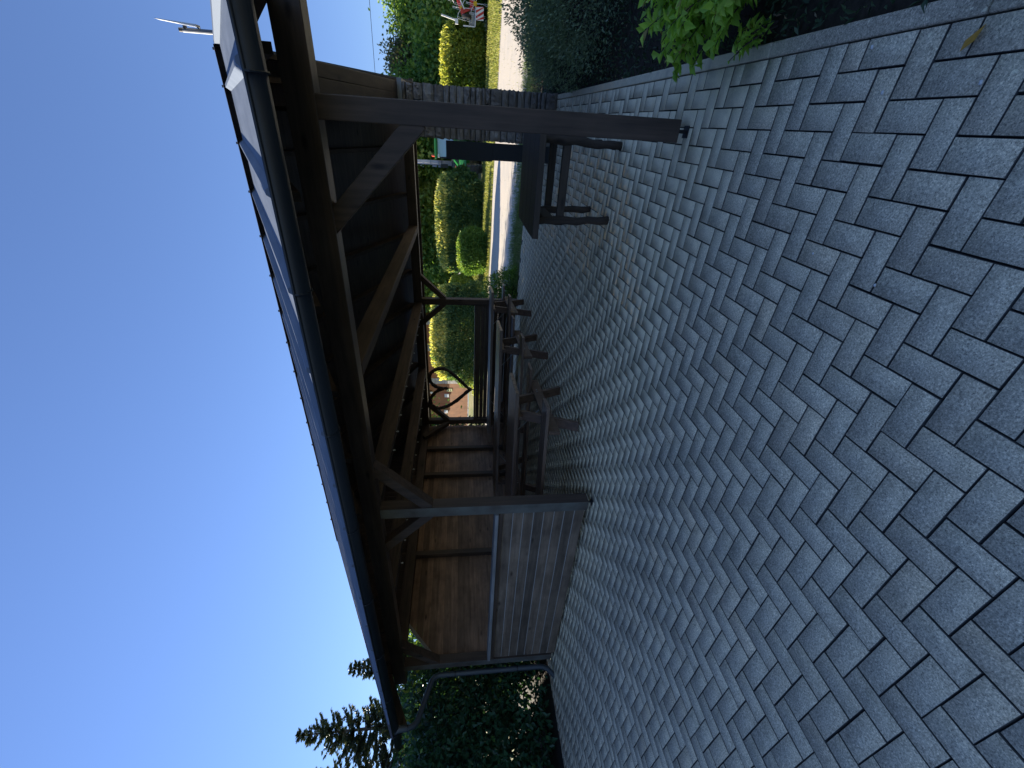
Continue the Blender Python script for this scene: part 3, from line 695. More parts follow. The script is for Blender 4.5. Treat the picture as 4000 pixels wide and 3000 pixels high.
def spruce(name, loc, H, R, label, group, seed, n_whorl=30, dens=1.0):
    g = np.random.default_rng(seed); rg = random.Random(seed); t = thing(name, loc, label, 'tree', group)
    b = MB(); b.tube([(0,0,-.2),(0,0,H*.5),(0,0,H)], [H*.017,H*.011,.015], 8)
    P_, D_, L_, T_ = [], [], [], []
    for k in range(n_whorl):
        u = (k+.5)/n_whorl; z = H*(.06+.93*u); rl = R*(1-u)**.8*(1 if u > .08 else .8)+.12
        for q in range(rg.randint(6, 9)):
            a = rg.uniform(0, 2*PI); ln = rl*rg.uniform(.6,1.12); dirv = np.array([math.cos(a), math.sin(a), 0])
            lift = .10+.5*u; sag = rg.uniform(.20,.42)*(1-u)
            m_ = 7; pts = []
            for s in range(m_):
                w_ = s/(m_-1); pts.append(np.array([0,0,z])+dirv*ln*w_+np.array([0,0,ln*(lift*w_*.3-sag*w_**1.2+.24*w_**3)]))
            b.tube([tuple(p) for p in pts], [.03*(1-.8*s/(m_-1))*(.4+rl/R) for s in range(m_)], 4, False)
            nt_ = int(85*ln*dens)+30
            w_ = g.uniform(.12,1,nt_)**.8; ii = np.minimum((w_*(m_-1)).astype(int), m_-2); fr = w_*(m_-1)-ii
            pa = np.array(pts); base = pa[ii]*(1-fr[:, None])+pa[ii+1]*fr[:, None]
            side = np.array([-dirv[1], dirv[0], 0]); sgn = g.choice([-1, 1], nt_)
            dd = dirv*.6+side*sgn[:, None]*g.uniform(.2,1,nt_)[:, None]+np.stack([np.zeros(nt_)]*2+[-g.uniform(.1,1.1,nt_)*(1-.6*u)+.3*u], 1)
            P_.append(base); D_.append(dd); L_.append(g.uniform(.16,.46,nt_)*(.5+.5*(1-u))*(1.2-.5*w_)); T_.append(np.clip(g.normal(.42,.2,nt_)+.25*(w_ > .85), 0, 1))
    o = b.obj('trunk', BARKG); o.parent = t
    P_, D_, L_, T_ = map(np.concatenate, (P_, D_, L_, T_)); n = len(P_)
    leaf_obj('crown', P_, D_, rdir(n, g)+np.array([0,0,.6]), L_, L_*.30, T_, LF_SPRUCE, t, fold=.1, local=True)
    return t

# ---------------------------------------------------------------- left side: laurel hedge and spruces
g = np.random.default_rng(21)
t = thing('laurel_hedge', (-9.0, .2, gz(-9, .2)), 'tall dark laurel hedge with twisted stems left of the pavilion', 'hedge')
n = 95000; u = g.uniform(0, 1, (n, 3))
px = -7.40-u[:, 0]**1.3*2.8; py = -7.5+u[:, 1]*14.3; top_ = 2.32+.10*np.sin(py*2.1)+.08*np.sin(py*5.3)
pz = .05+u[:, 2]**.85*(top_-.05)
px += .25*np.sin(py*1.7+pz*2)+.3*(1-pz/2.4)*0; px = np.minimum(px, -7.28-.15*np.sin(pz*4+py*3)**2)
hole = (np.sin(py*2.3+1.0)*np.sin(pz*3.1+.6)+.5*np.sin(py*5.1+pz*4.0) > 1.12); kp = ~hole | (g.uniform(0,1,n) < .25)
p = np.stack([px, py, pz+.15], 1)[kp]; n = len(p)
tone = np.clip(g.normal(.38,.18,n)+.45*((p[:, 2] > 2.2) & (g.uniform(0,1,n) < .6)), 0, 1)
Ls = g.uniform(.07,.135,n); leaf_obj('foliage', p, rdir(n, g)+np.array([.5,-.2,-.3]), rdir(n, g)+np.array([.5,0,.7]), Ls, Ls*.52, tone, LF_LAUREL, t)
# low ground-level leaf skirt and trunks
b = MB(); rg = random.Random(8)
for y in np.arange(-7, 6.5, .85):
    x = -8.5+rg.uniform(-.4,.5); z0 = gz(x, y)-.05
    for k in range(4):
        a = rg.uniform(0, 6.28); q = Vector((x+math.cos(a)*.9, y+math.sin(a)*1.0, rg.uniform(1.4,2.1)))
        b.tube([(x, y, z0), (x+math.cos(a)*.15, y+math.sin(a)*.15, .55), tuple(Vector((x, y, .9)).lerp(q, .6)), tuple(q)], [.06,.045,.025,.008], 6)
b.obj('stems', BARK, t)

sp1 = spruce('spruce_tree', (-25.2, 5.95, .3), 9.1, 2.7, 'taller spruce with long bare-tipped boughs behind the left roof end', 'spruces behind the hedge', 31, 34)
sp2 = spruce('spruce_tree', (-22.9, 7.6, .3), 6.75, 1.5, 'slimmer spruce top peeping over the metal roof edge', 'spruces behind the hedge', 32, 30)
dup(sp1, (-28.0, 4.6, .3), 1.1, 1.12, label='spruce cut by the frame edge, farthest left of the spruces')
# unseen gabled block added beyond the hedge to shade the paving and roof
bn = thing('shade_barn', (-21.5, -9, .2), 'unseen boarded block with tiled roof, added beyond the laurel hedge to cast shade', 'shade_barn')
b = MB(); b.box(-26, -17.2, -20, 1.2, -.2, 6.15)
for y in np.arange(-20, 1.2, .2): b.box(-17.199, -17.18, y, y+.185, .1, 6.1)
b.obj('wall', WZ, bn)
b = MB(); b.prism([(-16.6,-20.5,6.0),(-21.6,-20.5,14.1),(-26.6,-20.5,6.0),(-26.6,-20.5,6.2),(-21.6,-20.5,14.4),(-16.6,-20.5,6.2)], (0, 22.2, 0)); b.prism([(-17.3,-19.9,6.1),(-21.6,-19.9,13.9),(-25.9,-19.9,6.1)], (0, 21.0, 0)); b.obj('roof', mottled('roof_tiles', (.10,.05,.04), (.20,.10,.07), 14), bn)
b = MB(); b.box(-17.18, -17.13, -12, -8.4, .1, 3.4); b.obj('door', WBY, bn)
tree('garden_tree', (-9.5, 8.0, gz(-9,8)), 4.4, 1.7, LF_BROAD, 'round leafy tree hidden behind the roof by the rear corner of the pavilion', 'garden trees beyond the pavilion', 41, .13, 9000, nclump=60, crown_lo=.52)
tree('garden_tree', (-12.8, 9.0, gz(-12,9)), 4.9, 1.6, LF_BROAD, 'leafy tree beyond the end wall nearer the spruces', 'garden trees beyond the pavilion', 42, .13, 9000, nclump=60, crown_lo=.5)

# ---------------------------------------------------------------- right bed
def shrub_stems(name, loc, label, m, seed, n, spread, H, leaf, lean=(0,0), cat='shrub', aspect=.5, per=24, group=None):
    g = np.random.default_rng(seed); rg = random.Random(seed); t = thing(name, loc, label, cat, group); b = MB(); P_, D_, T_, L_ = [], [], [], []
    for k in range(n):
        a = rg.uniform(0, 2*PI); r0 = rg.uniform(0, .25)*spread; ln = H*rg.uniform(.6,1.15); sp = rg.uniform(.1,1)*spread
        base = np.array([r0*math.cos(a), r0*math.sin(a), 0]); tip = base+np.array([sp*math.cos(a)+lean[0]*ln, sp*math.sin(a)+lean[1]*ln, ln*(.95-.35*(sp/spread)**2)])
        mid = base*.45+tip*.55+np.array([0,0,.18*ln])
        pts = [(1-s)**2*base+2*s*(1-s)*mid+s*s*tip for s in np.linspace(0,1,8)]
        b.tube([tuple(p) for p in pts], [.006,.0055,.005,.0045,.004,.003,.0025,.0015], 4, False)
        tn = rg.uniform(.2,.8)
        for q in range(per):
            s = rg.uniform(.12,1); p = (1-s)**2*base+2*s*(1-s)*mid+s*s*tip; tg = 2*(1-s)*(mid-base)+2*s*(tip-mid); tg /= np.linalg.norm(tg)+1e-6
            d = np.array([rg.gauss(0,1), rg.gauss(0,1), rg.gauss(0,.5)-.15]); d = d/np.linalg.norm(d)+tg*.45
            P_.append(p); D_.append(d); T_.append(clamp(rg.gauss(tn,.17),0,1)); L_.append(leaf*rg.uniform(.55,1.2))
    o = b.obj('stems', BARK); o.parent = t
    P_, D_, T_, L_ = map(np.array, (P_, D_, T_, L_))
    leaf_obj('leaves', P_, D_, rdir(len(P_), g)*.5+np.array([0,0,1.0]), L_, L_*aspect, T_, m, t, local=True)
    return t
# fine-leaved dark bush (several mounds of one planting)
def mound(name, loc, size, m, label, seed, n, leaf, group=None, cat='bush'):
    g = np.random.default_rng(seed); t = thing(name, loc, label, cat, group); rg = random.Random(seed)
    d0 = rdir(n, g); d0[:, 2] = np.abs(d0[:, 2]); rad = g.uniform(.35,1.04,n)**.55
    p = d0*rad[:, None]*np.array(size); p *= (1+.16*np.sin(p[:, 0]*7+1)*np.sin(p[:, 1]*6))[:, None]
    tone = np.clip(g.normal(.45,.2,n), 0, .965); tone[g.uniform(0,1,n) > .9985] = 1
    Ls = g.uniform(.6,1.4,n)*leaf
    leaf_obj('leaves', p, d0+rdir(n, g)*.8+np.array([0,0,.3]), rdir(n, g)+np.array([0,0,.5]), Ls, Ls*.42, tone, m, t, local=True)
    b = MB()
    for k in range(40):
        q = d0[k]*np.array(size)*.9; b.tube([(q[0]*.1, q[1]*.1, -.03), tuple(q*.5+np.array([0,0,.1])), tuple(q)], [.008,.005,.002], 4, False)
    o = b.obj('twigs', BARK); o.parent = t; return t
mound('dark_bush', (1.35, 2.95, gz(1.3,2.9)-.03), (1.0, 1.3, 1.02), LF_DARK, 'large fine-leaved dark green bush beside the paving kerb', 51, 26000, .034)
mound('low_bush', (1.05, 4.75, gz(1,4.8)-.03), (.62, .7, .55), LF_DARK, 'lower grey-green bush between the dark bush and the stone pier', 52, 9000, .032)
shrub_stems('lime_shrub', (.74, -.36, gz(.7,-.3)-.03), 'bright lime green broad-leaved shrub arching over the kerb', LF_LIME, 53, 190, .50, .62, .075, (-.03,0), per=40)
shrub_stems('lime_sprig', (.40, -.52, gz(.4,-.5)-.03), 'thin lime leafed sprig sprawling over the kerb onto the paving', LF_LIME, 54, 9, .12, .22, .055, (-.55,-.05), per=12)
shrub_stems('corner_shrub', (.60, -1.74, gz(.4,-1.7)-.03), 'green leafy shrub just entering the picture at the near kerb', LF_LIME, 55, 16, .22, .40, .06, (-.42,0), per=12)
# ground cover between kerb and shrubs
n = 26000; px = .33+g.uniform(0,1,n)**1.1*3.2; py = g.uniform(-3.4,6.6,n); hh = g.uniform(0,1,n)**1.6*(.05+.10*np.clip((px-.33)/.5,0,1))
p = np.stack([px, py, np.array([gz(a, c) for a, c in zip(px, py)])-.03+hh], 1); Ls = g.uniform(.02,.055,n)
o = leaf_obj('ground_cover', p, rdir(n, g)+np.array([0,0,.5]), rdir(n, g)+np.array([0,0,1]), Ls, Ls*.35, np.clip(g.normal(.45,.25,n),0,1), LF_COVER); tag(o, kind='stuff')
# low shrub at the far edge of the paving
mound('edge_shrub', (-3.55, 6.80, gz(-3.5,6.8)-.03), (.62, .50, .74), LF_BROAD, 'small round shrub at the far paving edge behind the rear picnic table', 56, 5200, .05)

# fallen leaf and straw
b = MB(); z = gz(.2,-1.6)+.006
b.add([(.172,-1.585,z),(.198,-1.592,z+.006),(.232,-1.628,z+.002),(.193,-1.622,z+.008)], [(0,1,2,3)]); 
o = b.obj('fallen_leaf', mat('yellow_leaf', (.50,.26,.03), .6)); tag(o, 'yellow fallen leaf lying on the paving by the kerb', 'leaf')
b = MB(); rg = random.Random(4)
for k in range(4):
    y0 = -2.21+rg.uniform(-.012,.012); b.tube([(-.735,y0,.013),(-.78,y0+rg.uniform(-.008,.008),.014),(-.83,y0+rg.uniform(-.02,.02),.013),(-.868,y0+rg.uniform(-.03,.015),.011)], [.0022,.002,.0016,.0008], 5)
tag(b.obj('straw_stalk', mat('dry_straw', (.30,.25,.17), .8)), 'dry straw stalk lying in a paving joint', 'straw')
pm = mat('white_pebble', (.62,.62,.60), .6)
for (x, y, lb) in ((.224,-1.237,'tiny white grain on the paving close to the kerb, left of the fallen leaf'),(.082,-1.372,'tiny white grain on the paving halfway between leaf and lime sprig'),(.091,-1.698,'tiny white grain on the paving just below the fallen leaf'),(-.475,-1.383,'tiny white grain alone on the paving between post foot and straw'),(-.501,-1.711,'tiny white grain on the paving nearest the straw stalk'),(-.75,1.1,'tiny white grain on the paving beside the log table legs')):
    b = MB(); s = .0045+.0025*rg.random(); z = gz(x, y)+.001; b.tube([(x-s,y,z),(x-s*.5,y,z+s*.5),(x+s*.6,y+s*.3,z+s*.5),(x+s,y+s*.3,z)], [s*.3,s*.75,s*.7,s*.25], 6)
    o = b.obj('pebble', pm, smooth=True); tag(o, lb, 'pebble', 'pale grains scattered on the paving')

# ---------------------------------------------------------------- grass
def grass(name, n, rng_, m, h, seed, dens=None):
    g = np.random.default_rng(seed); x0, x1, y0, y1 = rng_; px = g.uniform(x0,x1,n); py = g.uniform(y0,y1,n)
    if dens is not None: k = g.uniform(0,1,n) < dens(px, py); px, py = px[k], py[k]
    n = len(px); p = np.stack([px, py, np.array([gz(a, c) for a, c in zip(px, py)])-.05], 1)
    Ls = g.uniform(.4,1.3,n)*h; d = np.stack([g.normal(0,.35,n), g.normal(0,.35,n), np.ones(n)], 1)
    o = leaf_obj(name, p, d, rdir(n, g), Ls, Ls*0+.008+.012*(h > .1), np.clip(g.normal(.5,.25,n),0,1), m); tag(o, kind='stuff'); return o
pn = lambda x, y: .5+.5*np.sin(x*2.3+np.sin(y*1.7)*2)*np.sin(y*2.9+x)
grass('verge_grass', 26000, (-4.2, 3.2, 6.45, 8.6), LF_GRASSD, .085, 61, lambda x, y: np.clip(.9-(np.abs(y-7.3)/1.3)**2+.3*pn(x,y)-.35, .05, .9))
grass('far_grass', 60000, (-13, 9, 15.2, 23), LF_GRASS, .11, 62)
grass('path_weeds', 9000, (-8, 8, 8.6, 15.5), LF_GRASS, .05, 63, lambda x, y: (pn(x*.6, y) > .86)*.5+.02)

# ---------------------------------------------------------------- far hedges and bushes
hg = 'hedges along the far side of the path'
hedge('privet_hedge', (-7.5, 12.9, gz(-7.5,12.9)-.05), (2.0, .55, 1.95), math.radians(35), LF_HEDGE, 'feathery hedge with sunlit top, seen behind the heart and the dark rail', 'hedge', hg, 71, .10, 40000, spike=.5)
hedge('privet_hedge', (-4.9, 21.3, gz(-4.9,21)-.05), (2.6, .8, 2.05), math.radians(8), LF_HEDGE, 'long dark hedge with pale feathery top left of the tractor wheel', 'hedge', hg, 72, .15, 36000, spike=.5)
hedge('leafy_bush', (-5.1, 16.4, gz(-5,16.4)-.05), (.95, .7, 1.35), .3, LF_BROAD, 'light green leafy bush at the path edge in front of the long hedge', 'bush', 'bushes by the path', 73, .11, 12000)
hedge('leafy_bush', (-7.9, 17.6, gz(-8,17.6)-.05), (1.3, .8, 1.45), .2, LF_YEL, 'yellow-green bush between the two trimmed hedges', 'bush', 'bushes by the path', 74, .11, 14000)
hedge('maize_like_bush', (2.2, 24.2, gz(2,24)-.05), (1.9, 1.0, 2.0), .0, LF_YEL, 'big yellow-green bush on the verge right of the stone pier', 'bush', 'bushes by the path', 75, .16, 18000, spike=.3)
hedge('leafy_bush', (5.6, 24.8, gz(4,24.8)-.05), (1.5, .9, 1.25), .1, LF_BROAD, 'dark green bush under the red hay tedder', 'bush', 'bushes by the path', 76, .15, 11000)
hedge('low_plants', (-9.6, 15.6, gz(-9.6,15.6)-.05), (2.2, .35, .55), math.radians(20), LF_YEL, 'low bright plants along the foot of the wooden house', 'plants', None, 77, .14, 6000)

# ---------------------------------------------------------------- far trees
fg = 'trees beyond the path'
T = [((-2.6, 31, 0), 9.0, 2.7, LF_YEL, 'sunlit yellow-green tree straight behind the tractor cab', 5200),
     ((-6.2, 32, 0), 9.5, 2.9, LF_YEL, 'tall lit tree right of the concrete pole base, left neighbour of the tractor tree', 5200),
     ((-9.6, 30, 0), 9.0, 2.6, LF_BROAD, 'mid-green tree above the long dark hedge', 5200),
     ((-12.6, 29, 0), 9.0, 2.5, LF_YEL, 'pale leafy tree beside the back post brace', 5200),
     ((-16.0, 29, 0), 8.5, 2.6, LF_BROAD, 'dark tree at the right corner of the wooden house', 5200),
     ((-4.4, 38, 0), 11., 3.2, LF_BROAD, 'tall dark green tree in the row behind the lit trees', 5200),
     ((-11., 38, 0), 11., 3.4, LF_BROAD, 'dark backdrop tree between the pole and the house', 5200),
     ((1.2, 33, 0), 6.6, 1.9, LF_BROAD, 'narrow dark tree just right of the pavilion plate', 4200),
     ((3.3, 36, 0), 6.1, 1.9, LF_SILVER, 'pale silvery willow-like tree under the upper wire', 5200),
     ((6.2, 34, 0), 5.6, 2.2, LF_BROAD, 'broad green tree behind the hay tedder', 5200),
     ((9.4, 36, 0), 8.0, 2.6, LF_BROAD, 'tallest tree at the right picture edge with drooping twigs', 5600),
     ((5.0, 42, 0), 5.6, 2.6, LF_SILVER, 'grey-green tree low in the gap between willow and tallest tree', 4200)]
for k, (loc, H, R, m, lb, n) in enumerate(T):
    tree('broadleaf_tree', (loc[0], loc[1], gz(loc[0], loc[1])-.05), H, R, m, lb, fg, 100+k, .36 if loc[0] < 1 else .25, int(n*(2 if loc[0] < 1 else 3.2)), nclump=60, crown_lo=.05)
tree('shrub_tree', (-1.0, 29.5, .2), 4.2, 1.6, LF_BROAD, 'low dark shrubbery behind the tractor', fg, 131, .3, 7000, crown_lo=.02)
tree('shrub_tree', (3.8, 30.5, .2), 3.6, 2.2, LF_BROAD, 'rounded shrubbery between the yellow-green bush and the willow', fg, 132, .3, 8000, crown_lo=.02)
tree('shrub_tree', (-9.3, 22.6, gz(-9.3,22.6)), 4.0, 1.35, LF_BROAD, 'dark bushy shrub hiding the right corner of the wooden house', fg, 133, .2, 9000, crown_lo=.02)

# ---------------------------------------------------------------- wooden house
R0 = Vector((-10.84, 21.38, 0)); hd = Vector((-.954, .30, 0)); hn = Vector((-.30, -.954, 0))
hs_ = thing('wooden_house', tuple(R0), 'orange-brown vertical board house with pale stone strips far behind the heart', 'house')
HW = wood('orange_cladding', 'z', (.26,.105,.036), (.44,.19,.07), rough=.65, knots=False)
def hp(s, o_, z): p = R0+hd*s+hn*o_; return (p.x, p.y, z)
def hbox(b, s0, s1, o0, o1, z0, z1):
    b.add([hp(s0,o0,z0),hp(s1,o0,z0),hp(s1,o1,z0),hp(s0,o1,z0),hp(s0,o0,z1),hp(s1,o0,z1),hp(s1,o1,z1),hp(s0,o1,z1)], [(0,3,2,1),(4,5,6,7),(0,1,5,4),(1,2,6,5),(2,3,7,6),(3,0,4,7)]); return b
HZ0, HZ1 = 1.05, 4.15
b = MB(); s = -.2
while s < 11.6: hbox(b, s, s+.135, 0, -.02, HZ0, HZ1); s += .14
hbox(b, -.2, 11.7, -.022, -2.6, HZ0, HZ1); b.obj('wall', HW, hs_)
for (a, c) in ((-.45,.10), (1.96,2.40), (5.11,5.71), (10.05,10.35)):
    b = MB(); rg = random.Random(int(a*10)+9); z = HZ0-.02
    while z < HZ1:
        h = rg.uniform(.16,.30); m_ = a+(c-a)*rg.uniform(.35,.65)
        for s0, s1 in ((a, m_), (m_, c)): hbox(b, s0+.006, s1-.006, .03+rg.uniform(0,.03), -.01, z+.006, min(z+h, HZ1)-.006)
        z += h
    b.obj('stone_strip', PALE_STONE, hs_, bevel=.015)
b = MB(); hbox(b, -.45, 11.7, .04, -2.55, .35, 1.06); b.obj('plinth', PALE_STONE, hs_)
b = MB(); b.tube([hp(1.35,.06,3.86),hp(1.55,.06,3.75),hp(1.98,.08,3.58),hp(2.02,.08,3.5),hp(2.02,.08,1.0)], .05, 8); b.obj('downpipe', ZINC, hs_)
for (s, z) in ((3.56,3.41), (6.65,3.70)):
    b = MB(); b.disc(hp(s,.06,z), tuple(hn), .12, .09, 20); lm = b.obj('wall_lamp', WHITEP, hs_, bevel=.01)
    b = MB(); b.disc(hp(s-.02,.055,z+.03), tuple(hn), .13, .05, 20); b.obj('lamp_ring', BLACKM, lm)
for (s0, s1, z0, z1) in ((6.74,7.18,2.42,3.05), (8.12,8.60,2.55,3.14)):
    b = MB(); hbox(b, s0, s1, .012, .0, z0, z1); b.obj('shutter_board', mat('reddish_board', (.30,.10,.045), .7), hs_, bevel=.004)
for (s0, s1, z0, z1) in ((6.86,7.22,2.45,2.78), (8.84,9.20,2.58,2.88)):
    b = MB(); hbox(b, s0, s1, .08, .013, z0, z1); b.obj('meter_box', PANEL, hs_, bevel=.01)
b = MB(); hbox(b, 6.30, 6.60, .025, .001, 2.20, 2.60); sg = b.obj('notice', mat('pale_green_card', (.50,.52,.24), .7), hs_)
b = MB(); hbox(b, 6.38, 6.53, .028, .026, 2.43, 2.50); hbox(b, 6.38, 6.53, .028, .026, 2.29, 2.36); b.obj('notice_mark', BLACKM, sg)
b = MB()
for s in np.arange(.2, 11.4, .9): hbox(b, s, s+.12, .5, -.02, 4.0, 4.14)
b.obj('rafter_end', WX, hs_)
b = MB(); hz = [(-.6,.75,4.17),(-.6,-2.8,6.0),(-.6,-6.3,4.17)]
vs = [hp(-.6,.75,4.16),hp(12,.75,4.16),hp(12,-1.3,5.0),hp(-.6,-1.3,5.0),hp(-.6,-3.2,4.16),hp(12,-3.2,4.16)]; vs += [(x,y,z+.12) for x,y,z in vs]
b.add(vs, [(0,3,2,1),(3,4,5,2),(6,7,8,9),(9,8,11,10),(0,1,7,6),(4,10,11,5),(0,6,9,3),(3,9,10,4),(1,2,8,7),(2,5,11,8)]); b.obj('roof', mat('pale_roof', (.45,.43,.41), .7), hs_)
for (s0, s1) in ((3.0,4.9), (5.9,8.3), (8.7,9.9)):
    b = MB(); hbox(b, s0, s1, .09, .045, .93, 1.02); b.obj('kerb_pipe', mat('blue_grey_pipe', (.25,.36,.45), .5), hs_)

# ---------------------------------------------------------------- utility pole and wires
t = thing('utility_pole', (-2.37, 26.6, gz(-2.4,26.6)), 'pale concrete utility pole beside the green tractor', 'utility pole')
b = MB(); b.tube([(-2.37,26.6,.1),(-2.37,26.6,6.9)], [.15,.11], 14); b.obj('pole', POLE, t, smooth=True)
b = MB(); b.box(-2.60,-2.50,26.5,26.66,2.95,3.22); b.box(-2.62,-2.51,26.5,26.66,2.72,2.86); b.tube([(-2.37,26.6,3.3),(-2.37,26.6,3.34)], .15, 14); b.tube([(-2.37,26.6,2.8),(-2.37,26.6,2.84)], .152, 14); b.obj('clamp_box', GREYP, t)
b = MB(); b.box(-2.7,-2.0,26.56,26.64,6.2,6.3); b.box(-2.6,-2.1,26.56,26.64,4.95,5.02); b.obj('crossarm', STEEL, t)
for (z0, z1, lb) in ((6.25, 6.15, 'upper thin overhead wire crossing the sky on the right'), (4.98, 4.98, 'lower thin overhead wire crossing in front of the trees on the right')):
    b = MB(); pts = []
    for k in range(25):
        u = k/24; pts.append((-2.2+42*u, 26.5-1.0*u, z0+(z1-z0)*u-.25*4*u*(1-u)))
    b.tube(pts, .012, 5); tag(b.obj('overhead_wire', BLACKM), lb, 'wire', 'overhead wires')

# ---------------------------------------------------------------- tractor (faces the camera, mostly hidden by pier and board)
tx, ty, tz = -1.32, 24.6, gz(-1.3,24.6)
t = thing('tractor', (tx, ty, tz), 'green tractor with glazed cab half hidden behind the dark board', 'tractor')
def wheel(x, y, r, wd, par):
    b = MB(); n = 30; prof = [(-.5,.80),(-.5,.93),(-.42,1.0),(.42,1.0),(.5,.93),(.5,.80)]; vs = []; fs = []
    for k in range(n):
        a = 2*PI*k/n
        for (px, pr) in prof: vs.append((x+px*wd, y+math.cos(a)*r*pr*.965, tz+r+math.sin(a)*r*pr*.965))
    m_ = len(prof)
    for k in range(n):
        for q in range(m_): fs.append((k*m_+q, k*m_+(q+1)%m_, ((k+1)%n)*m_+(q+1)%m_, ((k+1)%n)*m_+q))
    b.add(vs, fs)
    for k in range(n):
        a = 2*PI*(k+.5*(k % 2))/n
        for sd in (-1, 1):
            a1 = a+(0 if sd > 0 else PI/n); a2 = a1+.22
            p = Vector((x, y+math.cos(a1)*r*.985, tz+r+math.sin(a1)*r*.985)); q = Vector((x+sd*wd*.48, y+math.cos(a2)*r*.97, tz+r+math.sin(a2)*r*.97))
            b.beam(p, q, .035*r/.6, .05, (0, math.cos(a1), math.sin(a1)))
    o = b.obj('wheel', LIT_RUBBER, par); b = MB(); b.disc((x,y,tz+r), (1,0,0), r*.62, wd*.55, 24); b.obj('rim', YELP if False else WHITEP, o, bevel=.02); return o
wheel(tx-.98, ty-1.2, .62, .40, t); wheel(tx+.98, ty-1.2, .62, .40, t); wheel(tx-.95, ty+1.3, .88, .52, t); wheel(tx+.95, ty+1.3, .88, .52, t)
b = MB(); b.box(tx-.32,tx+.32,ty-1.9,ty+.3,tz+.85,tz+1.65); b.obj('hood', GREENP, t, bevel=.08)
b = MB(); b.box(tx-.26,tx+.26,ty-1.93,ty-1.902,tz+.95,tz+1.55); b.obj('grille', BLACKM, t, bevel=.01)
b = MB(); b.box(tx-.22,tx+.22,ty-1.6,ty+1.6,tz+.5,tz+.86); b.obj('chassis', BLACKM, t)
for s in (-1, 1):
    b = MB(); pts = [(tx+s*.80, ty-1.2+.68*math.cos(a), tz+.62+.68*math.sin(a)) for a in np.linspace(.15, 2.7, 9)]
    for k in range(8): b.beam(pts[k], pts[k+1], .5, .03, (0,0,1) if 0 < k < 7 else (0,1,0))
    b.obj('mudguard', GREENP, t)
    b = MB(); b.beam((tx+s*.55, ty+.35, tz+1.75), (tx+s*.98, ty-.62, tz+1.30), .14, .06); b.obj('step_panel', GREENP, t, bevel=.01)
    b = MB(); b.box(tx+s*.55-.09, tx+s*.55+.09, ty+.22, ty+.28, tz+2.42, tz+2.54); b.obj('headlight', WHITEP, t, bevel=.02)
    b = MB(); b.tube([(tx+s*.75,ty+.3,tz+2.3),(tx+s*1.05,ty+.1,tz+2.3)], .02, 6); b.box(tx+s*1.05-.1,tx+s*1.05+.1,ty+.08,ty+.12,tz+1.95,tz+2.35); b.obj('mirror', BLACKM, t)
    b = MB(); b.box(tx+s*.98-.045, tx+s*.98+.045, ty-.66, ty-.60, tz+1.42, tz+1.52); b.obj('indicator', mat('orange_lens', (.8,.25,.1), .3), t, bevel=.01)
cabp = MB()
for sx in (-1, 1):
    cabp.beam((tx+sx*.62, ty+.30, tz+1.5), (tx+sx*.66, ty+.34, tz+2.55), .06, .06, (1,0,0)); cabp.beam((tx+sx*.66, ty+1.6, tz+1.4), (tx+sx*.66, ty+1.6, tz+2.55), .07, .07, (1,0,0))
cabp.box(tx-.65,tx+.65,ty+.30,ty+.36,tz+1.42,tz+1.62)
cab = cabp.obj('cab', BLACKM, t)
b = MB(); b.add([(tx-.58,ty+.33,tz+1.63),(tx+.58,ty+.33,tz+1.63),(tx+.62,ty+.37,tz+2.53),(tx-.62,ty+.37,tz+2.53)], [(0,1,2,3)]); b.obj('windscreen', GLASS, cab)
b = MB(); b.box(tx-.74,tx+.74,ty+.15,ty+1.75,tz+2.55,tz+2.70); b.obj('cab_roof', GREENP, cab, bevel=.06)
b = MB(); b.tube([(tx-.6,ty+.8,tz+2.70),(tx-.6,ty+.8,tz+2.74),(tx-.6,ty+.8,tz+2.88),(tx-.6,ty+.8,tz+2.92)], [.03,.06,.055,.01], 10); b.obj('beacon', mat('red_lens', (.7,.10,.05), .3), cab)

# ---------------------------------------------------------------- hay tedder on the far verge
ex, ey, ez = 4.72, 23.2, gz(4,23.6); t = thing('hay_tedder', (ex, ey, ez), 'folded red hay tedder with tine arms and red-white warning board', 'farm machine')
b = MB(); b.beam((ex-.55,ey,ez+1.18),(ex+1.3,ey,ez+1.95),.14,.16); b.beam((ex-.35,ey,ez+.75),(ex+1.4,ey,ez+.95),.16,.18); b.beam((ex-.25,ey,ez+.72),(ex-.45,ey,ez+1.22),.12,.12,(0,1,0)); b.beam((ex+.45,ey+.02,ez+.75),(ex+.55,ey+.02,ez+1.6),.14,.14,(0,1,0)); b.beam((ex+.1,ey-.05,ez+1.3),(ex+1.2,ey-.05,ez+1.2),.1,.14); b.obj('frame', REDP, t, bevel=.015)
b = MB(); b.beam((ex-.35,ey-.12,ez+1.12),(ex+.7,ey-.12,ez+1.78),.04,.05); b.obj('drive_bar', WHITEP, t)
rg = random.Random(17)
for (cx_, cz_) in ((ex-.30,ez+1.25),(ex+.25,ez+1.75),(ex+.85,ez+2.05),(ex-.1,ez+.62),(ex+.8,ez+.55)):
    b = MB()
    for k in range(6):
        a = k*PI/3+rg.uniform(-.2,.2)+.4; e = Vector((cx_+.42*math.cos(a), ey-.1+.1*math.sin(a*2), cz_+.42*math.sin(a))); c = Vector((cx_, ey, cz_))
        b.tube([c, c.lerp(e,.6)+Vector((0,-.04,.04)), e], [.02,.016,.012], 5)
        for d in (-.03,.03): b.tube([e+Vector((d,0,0)), e+Vector((d-.05,-.05,-.22)), e+Vector((d-.08,-.06,-.36))], .007, 4)
    rot_ = b.obj('rotor', WHITEP, t); b = MB(); b.disc((cx_,ey-.02,cz_), (.2,1,.2), .10, .10, 14); b.obj('rotor_hub', YELP, rot_)
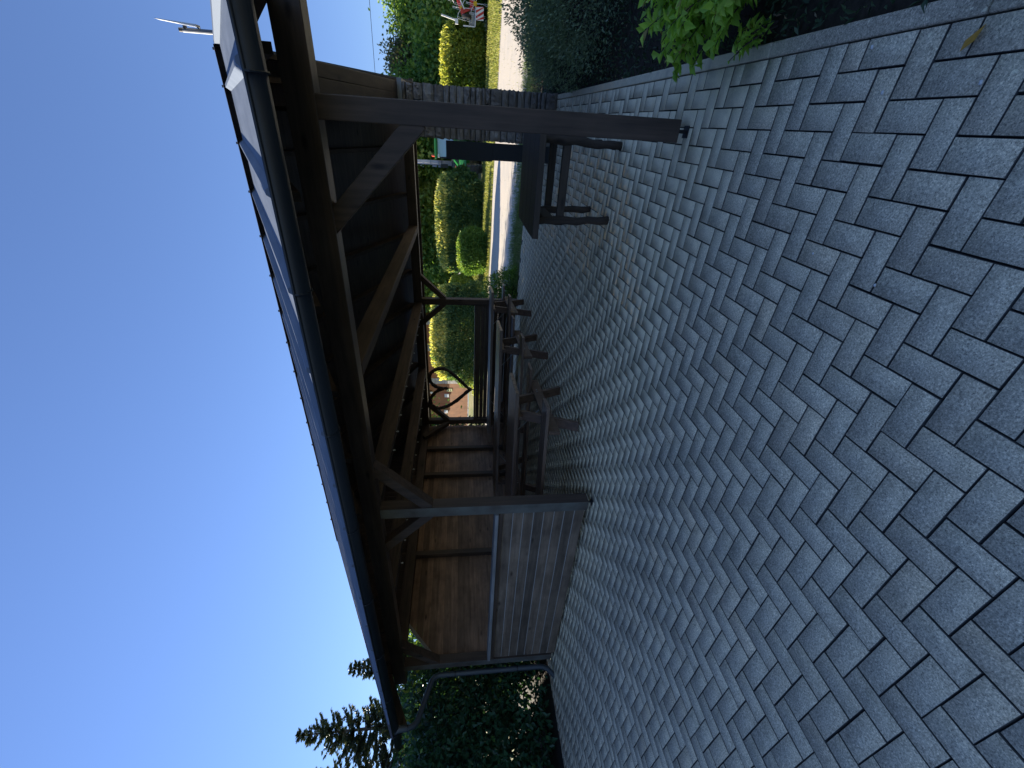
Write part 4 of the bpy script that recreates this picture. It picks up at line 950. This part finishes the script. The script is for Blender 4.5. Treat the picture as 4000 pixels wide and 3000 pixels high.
for (x, z, r) in ((ex-.62,ez+1.02,.22),(ex+.05,ez+2.05,.24),(ex+1.0,ez+.30,.28),(ex+.55,ez+.30,.27)):
    b = MB(); ri, ro = r*.55, r; vs = []; fs = []; n_ = 24
    for k in range(n_):
        a = 2*PI*k/n_
        for (o_, rr_) in ((-.07,ri),(-.08,ro*.92),(-.04,ro),(.04,ro),(.08,ro*.92),(.07,ri)): vs.append((x+o_, ey-.15+rr_*math.cos(a), z+rr_*math.sin(a)))
    for k in range(n_):
        for q in range(6): fs.append((k*6+q, k*6+(q+1)%6, ((k+1)%n_)*6+(q+1)%6, ((k+1)%n_)*6+q))
    b.add(vs, fs); o = b.obj('wheel', RUBBER, t, smooth=False); b = MB(); b.disc((x,ey-.15,z),(1,0,0),ri*1.02,.10,18); b.obj('rim', WHITEP, o)
b = MB(); b.beam((ex-.95,ey-.1,ez+.62),(ex-.95,ey-.1,ez+1.18),.05,.05,(0,1,0)); b.beam((ex-.95,ey-.1,ez+.62),(ex-.35,ey-.1,ez+.60),.05,.05); b.beam((ex-.78,ey-.1,ez+1.45),(ex-.62,ey-.1,ez+2.2),.06,.08,(0,1,0)); b.box(ex-.92,ex-.72,ey-.15,ey-.05,ez+1.42,ez+1.56); b.obj('guard_bar', WHITEP, t)
b = MB(); b.box(ex-.88,ex-.42,ey-.06,ey+.2,ez+.66,ez+.90); b.obj('tool_box', GREYP, t, bevel=.01)
bd = MB(); bd.box(ex-.72,ex-.22,ey-.20,ey-.185,ez+.22,ez+.58); wb = bd.obj('warning_board', WHITEP, t)
b = MB()
for k in range(4):
    s0 = ex-.86+k*.20; q = [(s0,ez+.58),(s0+.10,ez+.58),(s0+.30,ez+.22),(s0+.20,ez+.22)]
    lo, hi = ex-.72, ex-.22
    def cutx(x, z): return (clamp(x, lo, hi), z)
    pts = [(x, ey-.203, z) for x, z in (cutx(*p) for p in q)]
    if max(p[0] for p in pts)-min(p[0] for p in pts) > .03: b.prism(pts, (0, .002, 0))
b.obj('red_stripe', REDP, wb)
